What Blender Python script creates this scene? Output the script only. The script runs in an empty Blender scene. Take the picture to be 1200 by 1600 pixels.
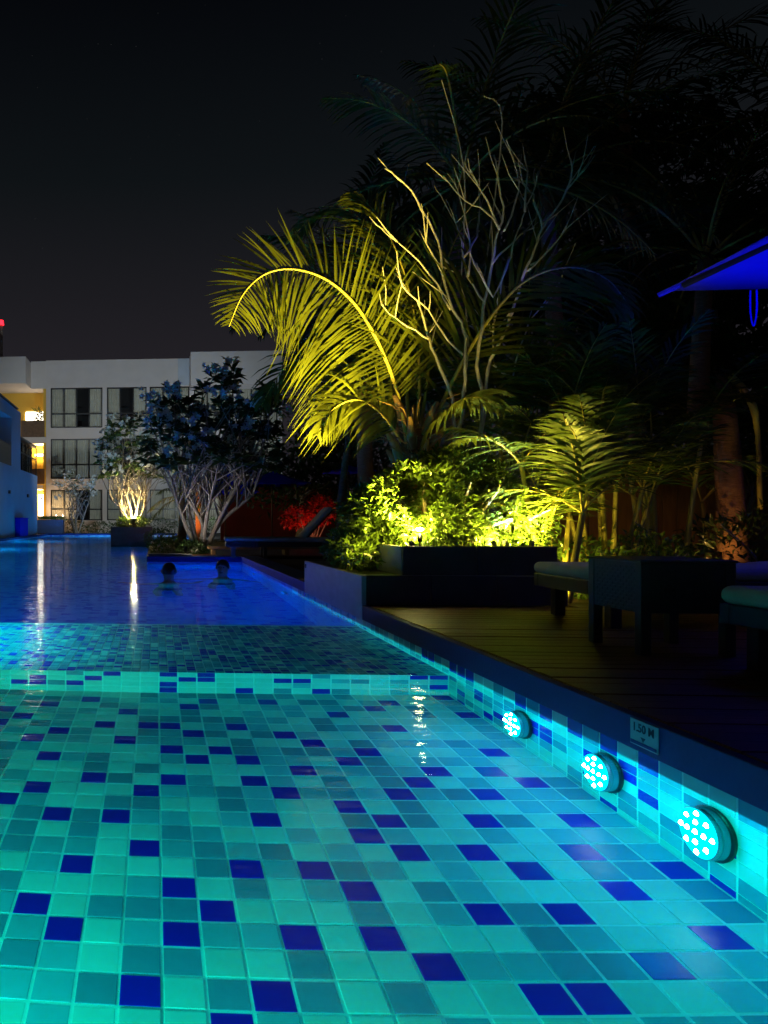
import bpy, bmesh, math, random
from mathutils import Vector, Matrix, noise
R = math.radians
random.seed(7)
sc = bpy.context.scene
col = sc.collection

# ------------------------------------------------------------------ camera
F, PX, PY, H, PHI = 1151.5, 164.2, 815.3, 0.745, 0.0696      # pixels of the 1200x1600 photograph, camera height over the water
cam = bpy.data.cameras.new('camera'); camo = bpy.data.objects.new('camera', cam); col.objects.link(camo)
cam.sensor_fit = 'AUTO'; cam.sensor_width = 36.0; cam.lens = 36.0 * F / 1600
cam.shift_x = (600 - PX) / 1600; cam.shift_y = (PY - 800) / 1600
cam.clip_start = 0.05; cam.clip_end = 3000
camo.location = (0, 0, H); camo.rotation_euler = (R(90), 0, PHI)
sc.camera = camo
# ------------------------------------------------------------------ night sky
w = bpy.data.worlds.new('World'); sc.world = w; w.use_nodes = True
nt = w.node_tree; nt.nodes.clear()
tc = nt.nodes.new('ShaderNodeTexCoord'); sep = nt.nodes.new('ShaderNodeSeparateXYZ')
rmp = nt.nodes.new('ShaderNodeValToRGB'); bg = nt.nodes.new('ShaderNodeBackground'); wo = nt.nodes.new('ShaderNodeOutputWorld')
nt.links.new(tc.outputs['Generated'], sep.inputs[0]); nt.links.new(sep.outputs['Z'], rmp.inputs[0])
rmp.color_ramp.elements[0].position = 0.0; rmp.color_ramp.elements[0].color = (.0205, .0172, .0205, 1)
rmp.color_ramp.elements[1].position = 0.60; rmp.color_ramp.elements[1].color = (.0012, .0016, .0026, 1)
for p_, c_ in ((.22, (.0150, .0135, .0170, 1)), (.42, (.0046, .0062, .0076, 1))):
    e_ = rmp.color_ramp.elements.new(p_); e_.color = c_
stv = nt.nodes.new('ShaderNodeTexVoronoi'); stv.inputs['Scale'].default_value = 70
stm = nt.nodes.new('ShaderNodeMath'); stm.operation = 'LESS_THAN'; stm.inputs[1].default_value = .028
sts = nt.nodes.new('ShaderNodeMath'); sts.operation = 'MULTIPLY'; sts.inputs[1].default_value = .02
sta = nt.nodes.new('ShaderNodeMixRGB'); sta.blend_type = 'ADD'; sta.inputs[0].default_value = 1
nt.links.new(tc.outputs['Generated'], stv.inputs['Vector']); nt.links.new(stv.outputs['Distance'], stm.inputs[0])
nt.links.new(stm.outputs[0], sts.inputs[0]); nt.links.new(rmp.outputs[0], sta.inputs[1]); nt.links.new(sts.outputs[0], sta.inputs[2])
nt.links.new(sta.outputs[0], bg.inputs[0]); bg.inputs[1].default_value = 1.0; nt.links.new(bg.outputs[0], wo.inputs[0])
vs = sc.view_settings; vs.view_transform = 'Standard'; vs.look = 'None'; vs.exposure = 0; vs.gamma = 1; vs.use_curve_mapping = False
sc.render.engine = 'CYCLES'
cy = sc.cycles
cy.use_denoising = True; cy.max_bounces = 8; cy.diffuse_bounces = 3; cy.glossy_bounces = 4; cy.transmission_bounces = 6; cy.transparent_max_bounces = 12
cy.caustics_reflective = True; cy.caustics_refractive = True; cy.sample_clamp_indirect = 3.0; cy.blur_glossy = 0.5

# ------------------------------------------------------------------ pixel -> place (the distance comes from a plane the thing stands on)
CP, SP = math.cos(PHI), math.sin(PHI)
def ray(x, y):
    a = (x - PX) / F; b = (y - PY) / F
    return Vector((a * CP - SP, a * SP + CP, -b))
O = Vector((0, 0, H))
def at_y(x, y, Y): d = ray(x, y); return O + d * (Y / d.y)
def at_x(x, y, X): d = ray(x, y); return O + d * (X / d.x)
def at_z(x, y, Z): d = ray(x, y); return O + d * ((Z - H) / d.z)

# ------------------------------------------------------------------ materials
def mat(name, base=(.5, .5, .5), rough=.5, metal=0, var=0.0, scale=8, bump=0.0, bscale=40, emit=None, es=0, spec=.5, stretch=(1, 1, 1), transl=0.0, coat=0):
    m = bpy.data.materials.new(name); m.use_nodes = True
    n = m.node_tree.nodes; l = m.node_tree.links; b = n['Principled BSDF']
    b.inputs['Base Color'].default_value = (*base, 1); b.inputs['Roughness'].default_value = rough; b.inputs['Metallic'].default_value = metal
    b.inputs['Specular IOR Level'].default_value = spec; b.inputs['Coat Weight'].default_value = coat
    if var or bump:
        t = n.new('ShaderNodeTexCoord'); mp = n.new('ShaderNodeMapping'); mp.inputs['Scale'].default_value = stretch
        l.new(t.outputs['Object'], mp.inputs[0])
    if var:
        nz = n.new('ShaderNodeTexNoise'); nz.inputs['Scale'].default_value = scale; nz.inputs['Detail'].default_value = 6
        l.new(mp.outputs[0], nz.inputs['Vector'])
        oi = n.new('ShaderNodeObjectInfo')
        ad = n.new('ShaderNodeMath'); ad.operation = 'MULTIPLY_ADD'; ad.inputs[1].default_value = .35
        l.new(oi.outputs['Random'], ad.inputs[0]); l.new(nz.outputs[0], ad.inputs[2])
        cr = n.new('ShaderNodeValToRGB')
        cr.color_ramp.elements[0].position = .35; cr.color_ramp.elements[1].position = .95
        cr.color_ramp.elements[0].color = (*[max(0, c * (1 - var)) for c in base], 1)
        cr.color_ramp.elements[1].color = (*[min(1, c * (1 + var)) for c in base], 1)
        l.new(ad.outputs[0], cr.inputs[0]); l.new(cr.outputs[0], b.inputs['Base Color'])
    if bump:
        nb = n.new('ShaderNodeTexNoise'); nb.inputs['Scale'].default_value = bscale; nb.inputs['Detail'].default_value = 4
        l.new(mp.outputs[0], nb.inputs['Vector'])
        bp = n.new('ShaderNodeBump'); bp.inputs['Strength'].default_value = bump; bp.inputs['Distance'].default_value = .02
        l.new(nb.outputs[0], bp.inputs['Height']); l.new(bp.outputs[0], b.inputs['Normal'])
    if emit:
        b.inputs['Emission Color'].default_value = (*emit, 1); b.inputs['Emission Strength'].default_value = es
    if transl:
        tr = n.new('ShaderNodeBsdfTranslucent'); mx = n.new('ShaderNodeMixShader'); mx.inputs[0].default_value = transl
        if var: l.new(cr.outputs[0], tr.inputs[0])
        else: tr.inputs[0].default_value = (*base, 1)
        o = n['Material Output']; l.new(b.outputs[0], mx.inputs[1]); l.new(tr.outputs[0], mx.inputs[2]); l.new(mx.outputs[0], o.inputs[0])
    return m

def glow(name, color, s, sampling=True):
    m = bpy.data.materials.new(name); m.use_nodes = True
    n = m.node_tree.nodes; l = m.node_tree.links; n.remove(n['Principled BSDF'])
    e = n.new('ShaderNodeEmission'); e.inputs[0].default_value = (*color, 1); e.inputs[1].default_value = s
    l.new(e.outputs[0], n['Material Output'].inputs[0])
    if not sampling: m.cycles.emission_sampling = 'NONE'
    return m

def tile_mat(name, cols, scale, grout=(.45, .55, .55)):
    """Far pool surfaces where single tiles can no longer be told apart: a mosaic of the same glazes."""
    m = bpy.data.materials.new(name); m.use_nodes = True
    n = m.node_tree.nodes; l = m.node_tree.links; b = n['Principled BSDF']; b.inputs['Roughness'].default_value = .3
    g = n.new('ShaderNodeNewGeometry'); s = n.new('ShaderNodeVectorMath'); s.operation = 'SCALE'; s.inputs['Scale'].default_value = 1 / scale
    f = n.new('ShaderNodeVectorMath'); f.operation = 'FLOOR'
    w_ = n.new('ShaderNodeTexWhiteNoise')
    l.new(g.outputs['Position'], s.inputs[0]); l.new(s.outputs[0], f.inputs[0]); l.new(f.outputs[0], w_.inputs[0])
    cr = n.new('ShaderNodeValToRGB'); cr.color_ramp.interpolation = 'CONSTANT'
    cr.color_ramp.elements[0].color = (*cols[0], 1); cr.color_ramp.elements[0].position = 0
    cr.color_ramp.elements[1].color = (*cols[1], 1); cr.color_ramp.elements[1].position = .4
    for p, c in ((.68, cols[2]), (.84, cols[3])):
        e = cr.color_ramp.elements.new(p); e.color = (*c, 1)
    l.new(w_.outputs[0], cr.inputs[0]); l.new(cr.outputs[0], b.inputs['Base Color'])
    return m

GLAZE = [(.55, .74, .70), (.16, .46, .57), (.085, .29, .42), (.006, .010, .42)]
M = {}
for i, (nm, c) in enumerate(zip(('pale', 'mid', 'slate', 'royal'), GLAZE)):
    M['tile_' + nm] = mat('glazed tile ' + nm, c, .22, var=.16, scale=3, bump=.05, bscale=25)
M['grout'] = mat('pool grout', (.74, .88, .84), .8, var=.15, scale=12)
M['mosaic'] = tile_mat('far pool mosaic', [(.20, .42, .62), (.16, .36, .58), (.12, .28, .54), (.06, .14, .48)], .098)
M['coping'] = mat('painted coping', (.012, .038, .17), .6, var=.15, scale=5, bump=.1, bscale=60, spec=.12)
M['plank'] = mat('wet hardwood plank', (.095, .038, .012), .38, var=.6, scale=6, stretch=(.6, 14, 14), bump=.35, bscale=9, spec=.28)
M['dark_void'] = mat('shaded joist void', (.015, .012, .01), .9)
M['soil'] = mat('dark garden soil', (.03, .024, .018), .95, var=.4, scale=5, bump=.5, bscale=30)
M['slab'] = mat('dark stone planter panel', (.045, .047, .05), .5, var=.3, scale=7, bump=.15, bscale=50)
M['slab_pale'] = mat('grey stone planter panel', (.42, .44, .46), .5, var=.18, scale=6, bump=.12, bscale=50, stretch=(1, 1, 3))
M['wicker'] = mat('black woven rattan', (.028, .028, .03), .42, var=.3, scale=20)
M['cushion'] = mat('cream canvas cushion', (.55, .52, .44), .85, var=.12, scale=10, bump=.15, bscale=120)
M['umbrella'] = mat('royal blue canvas', (.004, .008, .80), .8, var=.06, scale=6, bump=.06, bscale=150, transl=.25)
M['umb_pole'] = mat('dark wood pole', (.06, .035, .02), .5, var=.3)
M['black'] = mat('black metal', (.012, .012, .014), .4)
M['steel'] = mat('brushed steel', (.5, .52, .55), .3, metal=1)
M['bark'] = mat('grey bark', (.30, .27, .23), .85, var=.4, scale=18, bump=.5, bscale=60)
M['bare'] = mat('pale bare bark', (.44, .41, .36), .8, var=.3, scale=22, bump=.4, bscale=70)
M['palm_trunk'] = mat('fibrous palm trunk', (.28, .15, .07), .85, var=.5, scale=9, stretch=(2, 2, 9), bump=.6, bscale=30)
M['rachis'] = mat('yellow palm rachis', (.42, .36, .07), .5, var=.2)
M['dry'] = mat('dry palm fibre', (.42, .24, .09), .9, var=.3)
def leafmat(name, c, var=.45, tr=.35, rough=.38): return mat(name, c, rough, var=var, scale=3, transl=tr)
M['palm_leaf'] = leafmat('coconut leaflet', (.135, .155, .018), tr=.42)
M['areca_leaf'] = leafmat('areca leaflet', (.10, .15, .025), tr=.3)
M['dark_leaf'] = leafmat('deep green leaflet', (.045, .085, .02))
M['hedge_leaf'] = mat('glossy hedge leaf', (.085, .15, .025), .28, var=.6, scale=9, transl=.25)
M['plum_leaf'] = leafmat('plumeria leaf', (.075, .13, .045), tr=.25)
M['plum_flower'] = mat('white plumeria petal', (.80, .82, .74), .6, transl=.3)
M['red_leaf'] = leafmat('red bracts', (.62, .035, .03), tr=.35)
M['facade'] = mat('painted render', (.66, .62, .58), .8, var=.06, scale=1.5, bump=.05, bscale=8)
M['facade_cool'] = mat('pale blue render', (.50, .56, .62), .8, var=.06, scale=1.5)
M['ochre_wall'] = mat('ochre painted wall', (.80, .50, .07), .8, var=.06, scale=2)
M['timber_panel'] = mat('brown timber panel', (.16, .09, .045), .6, var=.3, scale=8)
M['frame'] = mat('black window frame', (.014, .014, .016), .35)
M['curtain'] = mat('beige curtain', (.82, .74, .60), .9, var=.12, scale=4)
M['room'] = mat('unlit room', (.05, .05, .055), .9)
M['red_wall'] = mat('red rendered wall', (.16, .02, .015), .85, var=.3, scale=2)
M['skin'] = mat('skin', (.42, .22, .14), .5)
M['hair'] = mat('black hair', (.012, .009, .008), .4)
M['swimwear'] = mat('dark swimwear', (.02, .02, .05), .7)
M['pool_lit_planter'] = mat('planter tinted with pool light', (.05, .11, .30), .6, var=.1)  # the blue glow of the pool is put into this base colour
M['terracotta'] = mat('orange painted post', (.50, .16, .05), .6, var=.25)
M['sign'] = mat('enamel sign', (.40, .46, .52), .3)
M['sign_ink'] = mat('dark blue sign ink', (.01, .015, .06), .4)
M['fence'] = mat('timber fence board', (.24, .13, .05), .8, var=.4, scale=7, stretch=(3, 3, .5))
def glass():
    m = bpy.data.materials.new('window glass'); m.use_nodes = True; n = m.node_tree.nodes; l = m.node_tree.links; n.remove(n['Principled BSDF'])
    t = n.new('ShaderNodeBsdfTransparent'); t.inputs[0].default_value = (.90, .92, .92, 1); g = n.new('ShaderNodeBsdfGlossy'); g.inputs['Roughness'].default_value = .03
    fr = n.new('ShaderNodeFresnel'); fr.inputs[0].default_value = 1.5; mx = n.new('ShaderNodeMixShader')
    l.new(fr.outputs[0], mx.inputs[0]); l.new(t.outputs[0], mx.inputs[1]); l.new(g.outputs[0], mx.inputs[2]); l.new(mx.outputs[0], n['Material Output'].inputs[0])
    return m
M['glass'] = glass()
def water():
    m = bpy.data.materials.new('pool water'); m.use_nodes = True; n = m.node_tree.nodes; l = m.node_tree.links; n.remove(n['Principled BSDF'])
    g = n.new('ShaderNodeNewGeometry')
    def layer(scale, stretch, detail, seed):
        mp = n.new('ShaderNodeMapping'); mp.inputs['Scale'].default_value = stretch; mp.inputs['Location'].default_value = (seed, seed * 2.3, 0)
        l.new(g.outputs['Position'], mp.inputs[0])
        z = n.new('ShaderNodeTexNoise'); z.inputs['Scale'].default_value = scale; z.inputs['Detail'].default_value = detail
        l.new(mp.outputs[0], z.inputs['Vector']); return z
    a = layer(1.1, (1, 1.3, 1), 1.5, 3.1); b = layer(7.0, (.55, 1.7, 1), 2.5, 7.7)
    b1 = n.new('ShaderNodeBump'); b1.inputs['Strength'].default_value = 1; b1.inputs['Distance'].default_value = .0045
    b2 = n.new('ShaderNodeBump'); b2.inputs['Strength'].default_value = 1; b2.inputs['Distance'].default_value = .0065
    l.new(a.outputs[0], b1.inputs['Height']); l.new(b.outputs[0], b2.inputs['Height']); l.new(b1.outputs[0], b2.inputs['Normal'])
    fr = n.new('ShaderNodeFresnel'); fr.inputs[0].default_value = 1.333
    rf = n.new('ShaderNodeBsdfRefraction'); rf.inputs['IOR'].default_value = 1.333; rf.inputs['Roughness'].default_value = 0; rf.inputs[0].default_value = (.93, .98, 1, 1)
    gl = n.new('ShaderNodeBsdfGlossy'); gl.inputs['Roughness'].default_value = .035; gl.inputs[0].default_value = (.36, .42, .48, 1)
    mx = n.new('ShaderNodeMixShader')
    for s in (fr, rf): l.new(b1.outputs[0], s.inputs['Normal'])
    l.new(b2.outputs[0], gl.inputs['Normal'])
    l.new(fr.outputs[0], mx.inputs[0]); l.new(rf.outputs[0], mx.inputs[1]); l.new(gl.outputs[0], mx.inputs[2]); l.new(mx.outputs[0], n['Material Output'].inputs[0])
    return m
M['water'] = water()

# ------------------------------------------------------------------ object helpers
def tag(o, label=None, cat=None, group=None, kind=None):
    if label: o['label'] = label
    if cat: o['category'] = cat
    if group: o['group'] = group
    if kind: o['kind'] = kind
    return o
def empty(name, loc=(0, 0, 0), rz=0, label=None, cat=None, group=None, kind=None):
    o = bpy.data.objects.new(name, None); col.objects.link(o); o.location = loc; o.rotation_euler.z = rz; o.empty_display_size = .1
    return tag(o, label, cat, group, kind)
class MB:
    def __init__(s): s.v = []; s.f = []; s.m = []
    def add(s, vs_, fs, mi=0):
        k = len(s.v); s.v.extend([tuple(v) for v in vs_]); s.f.extend([tuple(i + k for i in f) for f in fs]); s.m.extend([mi] * len(fs)); return s
    def box(s, a, b, mi=0):
        x0, y0, z0 = a; x1, y1, z1 = b
        return s.add([(x0, y0, z0), (x1, y0, z0), (x1, y1, z0), (x0, y1, z0), (x0, y0, z1), (x1, y0, z1), (x1, y1, z1), (x0, y1, z1)],
                     [(0, 3, 2, 1), (4, 5, 6, 7), (0, 1, 5, 4), (1, 2, 6, 5), (2, 3, 7, 6), (3, 0, 4, 7)], mi)
    def quad(s, a, b, c, d, mi=0): return s.add([a, b, c, d], [(0, 1, 2, 3)], mi)
    def tube(s, pts, rad, n=6, cap=True, mi=0):
        pts = [Vector(p) for p in pts]; k = len(pts)
        if not hasattr(rad, '__len__'): rad = [rad] * k
        vs_ = []; fs = []; prev = None
        for i, p in enumerate(pts):
            t = (pts[min(i + 1, k - 1)] - pts[max(i - 1, 0)]).normalized()
            if prev is None: u = t.orthogonal().normalized()
            else:
                u = prev - t * prev.dot(t); u = u.normalized() if u.length > 1e-6 else t.orthogonal().normalized()
            prev = u; q = t.cross(u)
            for j in range(n):
                a = 2 * math.pi * j / n; vs_.append(p + (u * math.cos(a) + q * math.sin(a)) * rad[i])
        for i in range(k - 1):
            for j in range(n):
                fs.append((i * n + j, i * n + (j + 1) % n, (i + 1) * n + (j + 1) % n, (i + 1) * n + j))
        if cap: fs.append(tuple(range(n - 1, -1, -1))); fs.append(tuple((k - 1) * n + j for j in range(n)))
        return s.add(vs_, fs, mi)
    def build(s, name, m, parent=None, smooth=False, bevel=0, seg=2):
        me = bpy.data.meshes.new(name); me.from_pydata(s.v, [], s.f)
        ms = m if isinstance(m, (list, tuple)) else [m]
        for x in ms: me.materials.append(M[x] if isinstance(x, str) else x)
        if len(ms) > 1: me.polygons.foreach_set('material_index', s.m)
        if smooth: me.polygons.foreach_set('use_smooth', [True] * len(me.polygons))
        me.update()
        o = bpy.data.objects.new(name, me); col.objects.link(o)
        if parent is not None: o.parent = parent
        if bevel:
            b = o.modifiers.new('b', 'BEVEL'); b.width = bevel; b.segments = seg; b.limit_method = 'ANGLE'
        return o
def inst(name, me, loc, parent=None, rz=0, scale=None):
    o = bpy.data.objects.new(name, me); col.objects.link(o); o.location = loc
    if rz: o.rotation_euler.z = rz
    if scale: o.scale = scale
    if parent is not None: o.parent = parent
    return o
def copy_tree(o, parent=None):
    c = o.copy(); col.objects.link(c)
    if parent is not None: c.parent = parent
    for ch in o.children: copy_tree(ch, c)
    return c
def lamp(name, kind, loc, color, watts, parent=None, aim=None, radius=.03, cone=100, blend=.5):
    d = bpy.data.lights.new(name, kind); d.color = color; d.energy = watts
    d.shadow_soft_size = radius
    if kind == 'SPOT': d.spot_size = R(cone); d.spot_blend = blend
    d.cycles.use_multiple_importance_sampling = False
    o = bpy.data.objects.new(name, d); col.objects.link(o); o.location = loc
    if aim is not None: o.rotation_euler = (Vector(aim) - Vector(loc)).to_track_quat('-Z', 'Y').to_euler()
    if parent is not None: o.parent = parent
    return o
def smooth_path(pts, n=4):
    pts = [Vector(p) for p in pts]; out = []
    for i in range(len(pts) - 1):
        p0 = pts[max(i - 1, 0)]; p1 = pts[i]; p2 = pts[i + 1]; p3 = pts[min(i + 2, len(pts) - 1)]
        for k in range(n):
            t = k / n
            out.append(.5 * ((2 * p1) + (p2 - p0) * t + (2 * p0 - 5 * p1 + 4 * p2 - p3) * t * t + (3 * p1 - p0 - 3 * p2 + p3) * t ** 3))
    out.append(pts[-1]); return out

# ================================================================== THE POOL
T = .098
XW = 15.128 * T                   # right wall plane
ZF = -6.0 * T                     # near floor
YR = 39.36 * T                    # riser to the ledge
YL = 5.57; ZL = -.18              # ledge far edge and depth
ZD = -1.45                        # main pool floor
XL = -5.6; Y0 = .30
YA = 12.93; XN = -.16             # the right arm ends here; the pool goes on left of XN
YB = 26.0; XB = 1.35; YE = 37.8
DECK = .150; CT = .042
water_rects = [(XL, Y0, XW, YA), (XL, YA, XN, YB), (XL, YB, XB, YE)]

mb = MB()
xs = sorted({XL, XN, XB, XW}); ys = [Y0, YA, YB, YE]
def grid_rect(mb, x0, y0, x1, y1, z): mb.quad((x0, y0, z), (x1, y0, z), (x1, y1, z), (x0, y1, z))
for r in water_rects: grid_rect(mb, *r, 0)
wat = tag(mb.build('pool_water', 'water'), kind='structure', label='still pool water glowing cyan in front and deep blue behind')

# beds: the grout the tiles sit in, and the deep basin
mb = MB(); grid_rect(mb, XL, Y0, XW, YR, ZF - .0016)
near_floor = tag(mb.build('pool_floor', 'grout'), kind='structure', label='mosaic floor of the bright front basin')
mb = MB(); mb.quad((XL, YR + .0014, ZF - .01), (XW, YR + .0014, ZF - .01), (XW, YR + .0014, ZL - .0014), (XL, YR + .0014, ZL - .0014))
step = tag(mb.build('pool_step', 'grout'), kind='structure', label='bright tiled step face across the front basin')
mb = MB(); grid_rect(mb, XL, YR + .0016, XW, YL, ZL - .0014)
ledge = tag(mb.build('pool_ledge', 'grout'), kind='structure', label='shallow ledge of small mosaic beyond the step')
mb = MB(); mb.quad((XW + .0014, Y0, ZF - .01), (XW + .0014, 8.2, ZF - .01), (XW + .0014, 8.2, CT), (XW + .0014, Y0, CT))
rwall = tag(mb.build('pool_wall', 'grout'), kind='structure', label='tiled side wall of the pool below the coping')

def tile_mesh(sx, sy, name, g=.0075, th=.0016):
    """tile lying in XY, centred, face at z=0 with a chamfered rim; one mesh per glaze"""
    out = []
    for nm in ('pale', 'mid', 'slate', 'royal'):
        a, b = sx / 2 - g / 2, sy / 2 - g / 2; c = .0012
        mb = MB()
        mb.add([(-a, -b, -th), (a, -b, -th), (a, b, -th), (-a, b, -th), (-a + c, -b + c, 0), (a - c, -b + c, 0), (a - c, b - c, 0), (-a + c, b - c, 0)],
               [(4, 5, 6, 7), (0, 1, 5, 4), (1, 2, 6, 5), (2, 3, 7, 6), (3, 0, 4, 7)])
        me = bpy.data.meshes.new(name); me.from_pydata(mb.v, [], mb.f); me.materials.append(M['tile_' + nm]); me.update(); out.append(me)
    return out
ROYAL = {(-7,34),(-7,36),(-6,35),(-5,26),(-5,32),(-5,37),(-4,27),(-4,30),(-4,33),(-3,20),(-3,25),(-3,38),(-2,19),(-2,22),(-2,28),(-2,34),(-1,25),(-1,32),(-1,36),(0,17),(0,23),(0,27),(0,34),(1,19),(1,21),(1,28),(1,31),(1,34),(2,20),(2,30),(2,33),(2,37),(3,17),(3,22),(3,31),(3,38),(4,19),(4,25),(4,28),(4,30),(4,34),(5,22),(5,27),(6,19),(6,21),(6,29),(6,33),(6,38),(7,18),(7,24),(7,26),(7,32),(8,23),(8,25),(8,30),(9,17),(9,20),(9,27),(9,31),(9,36),(10,17),(10,23),(10,28),(11,20),(11,22),(11,25),(11,29),(11,34),(11,37),(12,18),(12,27),(12,38),(13,21),(13,23),(14,19),(14,31),(15,36),(15,39),(14,25),(15,22),(13,29),(14,28)}
rt = random.Random(11)
def glaze(royal):
    if royal: return 3
    u = rt.random(); return 0 if u < .50 else 1 if u < .80 else 2
TM = tile_mesh(T, T, 'tile')
OX, OZ = -.372, -.14              # tile centres sit at (n + O) * T
cells = [(i, j) for j in range(11, 40) for i in range(-8, 16) if i > -3.2 - (j - 15) * .235]
cells += [(i, j) for j in range(11, 40) for i in range(-30, -8 + 1) if (i, j) not in set(cells)]
cells = sorted(set(cells), key=lambda c: (c[0] < -3.2 - (c[1] - 15.) * .235 - 1, c[1] < 15, c[1]))
rest = MB()
for k, (i, j) in enumerate(cells):
    g = glaze((i, j) in ROYAL or (i < -7 and rt.random() < .12) or (j < 17 and rt.random() < .12))
    x, y = (i + OX) * T, (j + OZ) * T
    zz = ZF + rt.uniform(-.0012, .0012)
    if k < 300: inst('tile', TM[g], (x, y, zz), near_floor)
    else:
        me = TM[g]; rest.add([(v.co.x + x, v.co.y + y, v.co.z + zz) for v in me.vertices], [tuple(p.vertices) for p in me.polygons], g)
TMATS = ['tile_pale', 'tile_mid', 'tile_slate', 'tile_royal']
tag(rest.build('tile_field', TMATS, near_floor), kind='stuff')
# step face: rows of the same tile standing up
def upright(me, rot, loc):   # vertices of a tile turned upright
    return [tuple(rot @ v.co + Vector(loc)) for v in me.vertices]
RX = Matrix.Rotation(R(90), 3, 'X')                    # face towards -Y
RY = Matrix.Rotation(R(-90), 3, 'Y')                   # face towards -X
def turned(meshes, rot, name):
    out = []
    for me in meshes:
        m2 = me.copy(); m2.name = name; m2.transform(rot.to_4x4()); out.append(m2)
    return out
TS = turned(TM, RX, 'tile'); TW = turned(TM, RY, 'tile')
rows = int(round((ZL - ZF) / T))
hs = (ZL - ZF) / rows
for r in range(rows):
    for i in range(-11, 16):
        inst('tile', TS[3 if rt.random() < .17 else (0 if rt.random() < .55 else glaze(False))], ((i + OX) * T, YR, ZF + hs * (r + .5)), step, scale=(1, 1, hs / T))
# side wall tiles
n = 0
for j in range(8, 82):
    y = (j + OZ) * T
    nrow = 6 if y < YR else 3
    for r in range(nrow + (1 if y < YR else 0)):
        z = CT - T * (r + .5)
        if z - T / 2 < ZF: z = (CT - T * r + ZF) / 2
        if y > YR and z < ZL and y < YL: continue
        g = 3 if rt.random() < .16 else glaze(False)
        n += 1
        if n > 330: break
        inst('tile', TW[g], (XW, y, z), rwall, scale=(1, 1, 1 if r < 6 else .42))
# ledge: small mosaic
t2 = T / 2
TL = tile_mesh(t2, t2, 'tile', g=.004)
rest = MB(); n = 0
for j in range(int((YL - YR) / t2)):
    for i in range(int((XW + 1.9) / t2)):
        x = XW - (i + .5) * t2; y = YR + .004 + (j + .5) * t2
        u = rt.random(); g = 3 if u < .22 else 2 if u < .55 else 1 if u < .8 else 0
        if x < -.85 - j * .02 or n >= 300:
            me = TL[g]; rest.add([(v.co.x + x, v.co.y + y, v.co.z + ZL) for v in me.vertices], [tuple(p.vertices) for p in me.polygons], g)
        else:
            inst('tile', TL[g], (x, y, ZL), ledge); n += 1
tag(rest.build('tile_field', TMATS, ledge), kind='stuff')
# deep basin
mb = MB()
grid_rect(mb, XL, YL + .004, XW, YA, ZD); grid_rect(mb, XL, YA, XN, YB, ZD); grid_rect(mb, XL, YB, XB, YE, ZD)
def wallq(mb, a, b, z0, z1): mb.quad((a[0], a[1], z0), (b[0], b[1], z0), (b[0], b[1], z1), (a[0], a[1], z1))
wallq(mb, (XL, YL + .004), (XW, YL + .004), ZD, ZL - .005)
wallq(mb, (XW, YL), (XW, 8.15), ZD, -.25)
wallq(mb, (XW + .002, 8.0), (XW + .002, YA), ZD, CT)
wallq(mb, (XW, YA), (XN, YA), ZD, CT)
wallq(mb, (XN, YA), (XN, YB), ZD, CT)
wallq(mb, (XN, YB), (XB, YB), ZD, CT); wallq(mb, (XB, YB), (XB, YE), ZD, CT); wallq(mb, (XB, YE), (XL, YE), ZD, CT)
wallq(mb, (XL, YE), (XL, Y0), ZD, CT); wallq(mb, (XL, Y0), (XW, Y0), ZD, CT)
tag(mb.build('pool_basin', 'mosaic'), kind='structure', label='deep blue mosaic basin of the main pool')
# coping: a vertical painted face above the tiles, level with the deck
mb = MB()
mb.box((XW - .012, Y0, CT), (XW + .025, 5.395, DECK - .004)); mb.box((XW - .010, 7.45, CT), (XW + .30, YA + .2, DECK - .006))
cop = tag(mb.build('pool_coping', 'coping', bevel=.004), kind='structure', label='blue-grey coping face along the right side of the pool')
mb = MB()
mb.box((XN - .0, YA - .012, CT), (XW - .012, YA + .3, DECK - .01)); mb.box((XN - .012, YA + .0, CT), (XN + .3, YB, DECK - .012))
mb.box((XL - .5, YE, CT), (XB + .4, YE + .4, DECK - .01)); mb.box((XL - .28, Y0, CT), (XL + .012, YE, DECK - .015)); mb.box((XL, Y0 - .3, CT), (XW, Y0, DECK - .01))
mb.box((XN + .3, YB - .3, CT), (XB + .3, YB, DECK - .013)); mb.box((XB, YB, CT), (XB + .3, YE, DECK - .016))
tag(mb.build('far_coping', 'coping', bevel=.004), kind='structure', label='pale coping round the far arms of the pool')

# ------------------------------------------------------------------ ground
mb = MB(); gz = .085; BIG = 400
grid_rect(mb, -BIG, -60, XL - .02, BIG, gz); grid_rect(mb, XL - .02, -60, XW + .03, Y0 - .02, gz); grid_rect(mb, XW + .03, -60, BIG, YA, gz)
grid_rect(mb, XN + .02, YA + .02, BIG, YB - .02, gz) ; grid_rect(mb, XB + .02, YB - .02, BIG, BIG, gz); grid_rect(mb, XL - .02, YE + .02, XB + .02, BIG, gz)
grid_rect(mb, XW + .03, YA, BIG, YA + .02, gz)
tag(mb.build('ground', 'soil'), kind='structure', label='dark garden ground round the pool')

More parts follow.
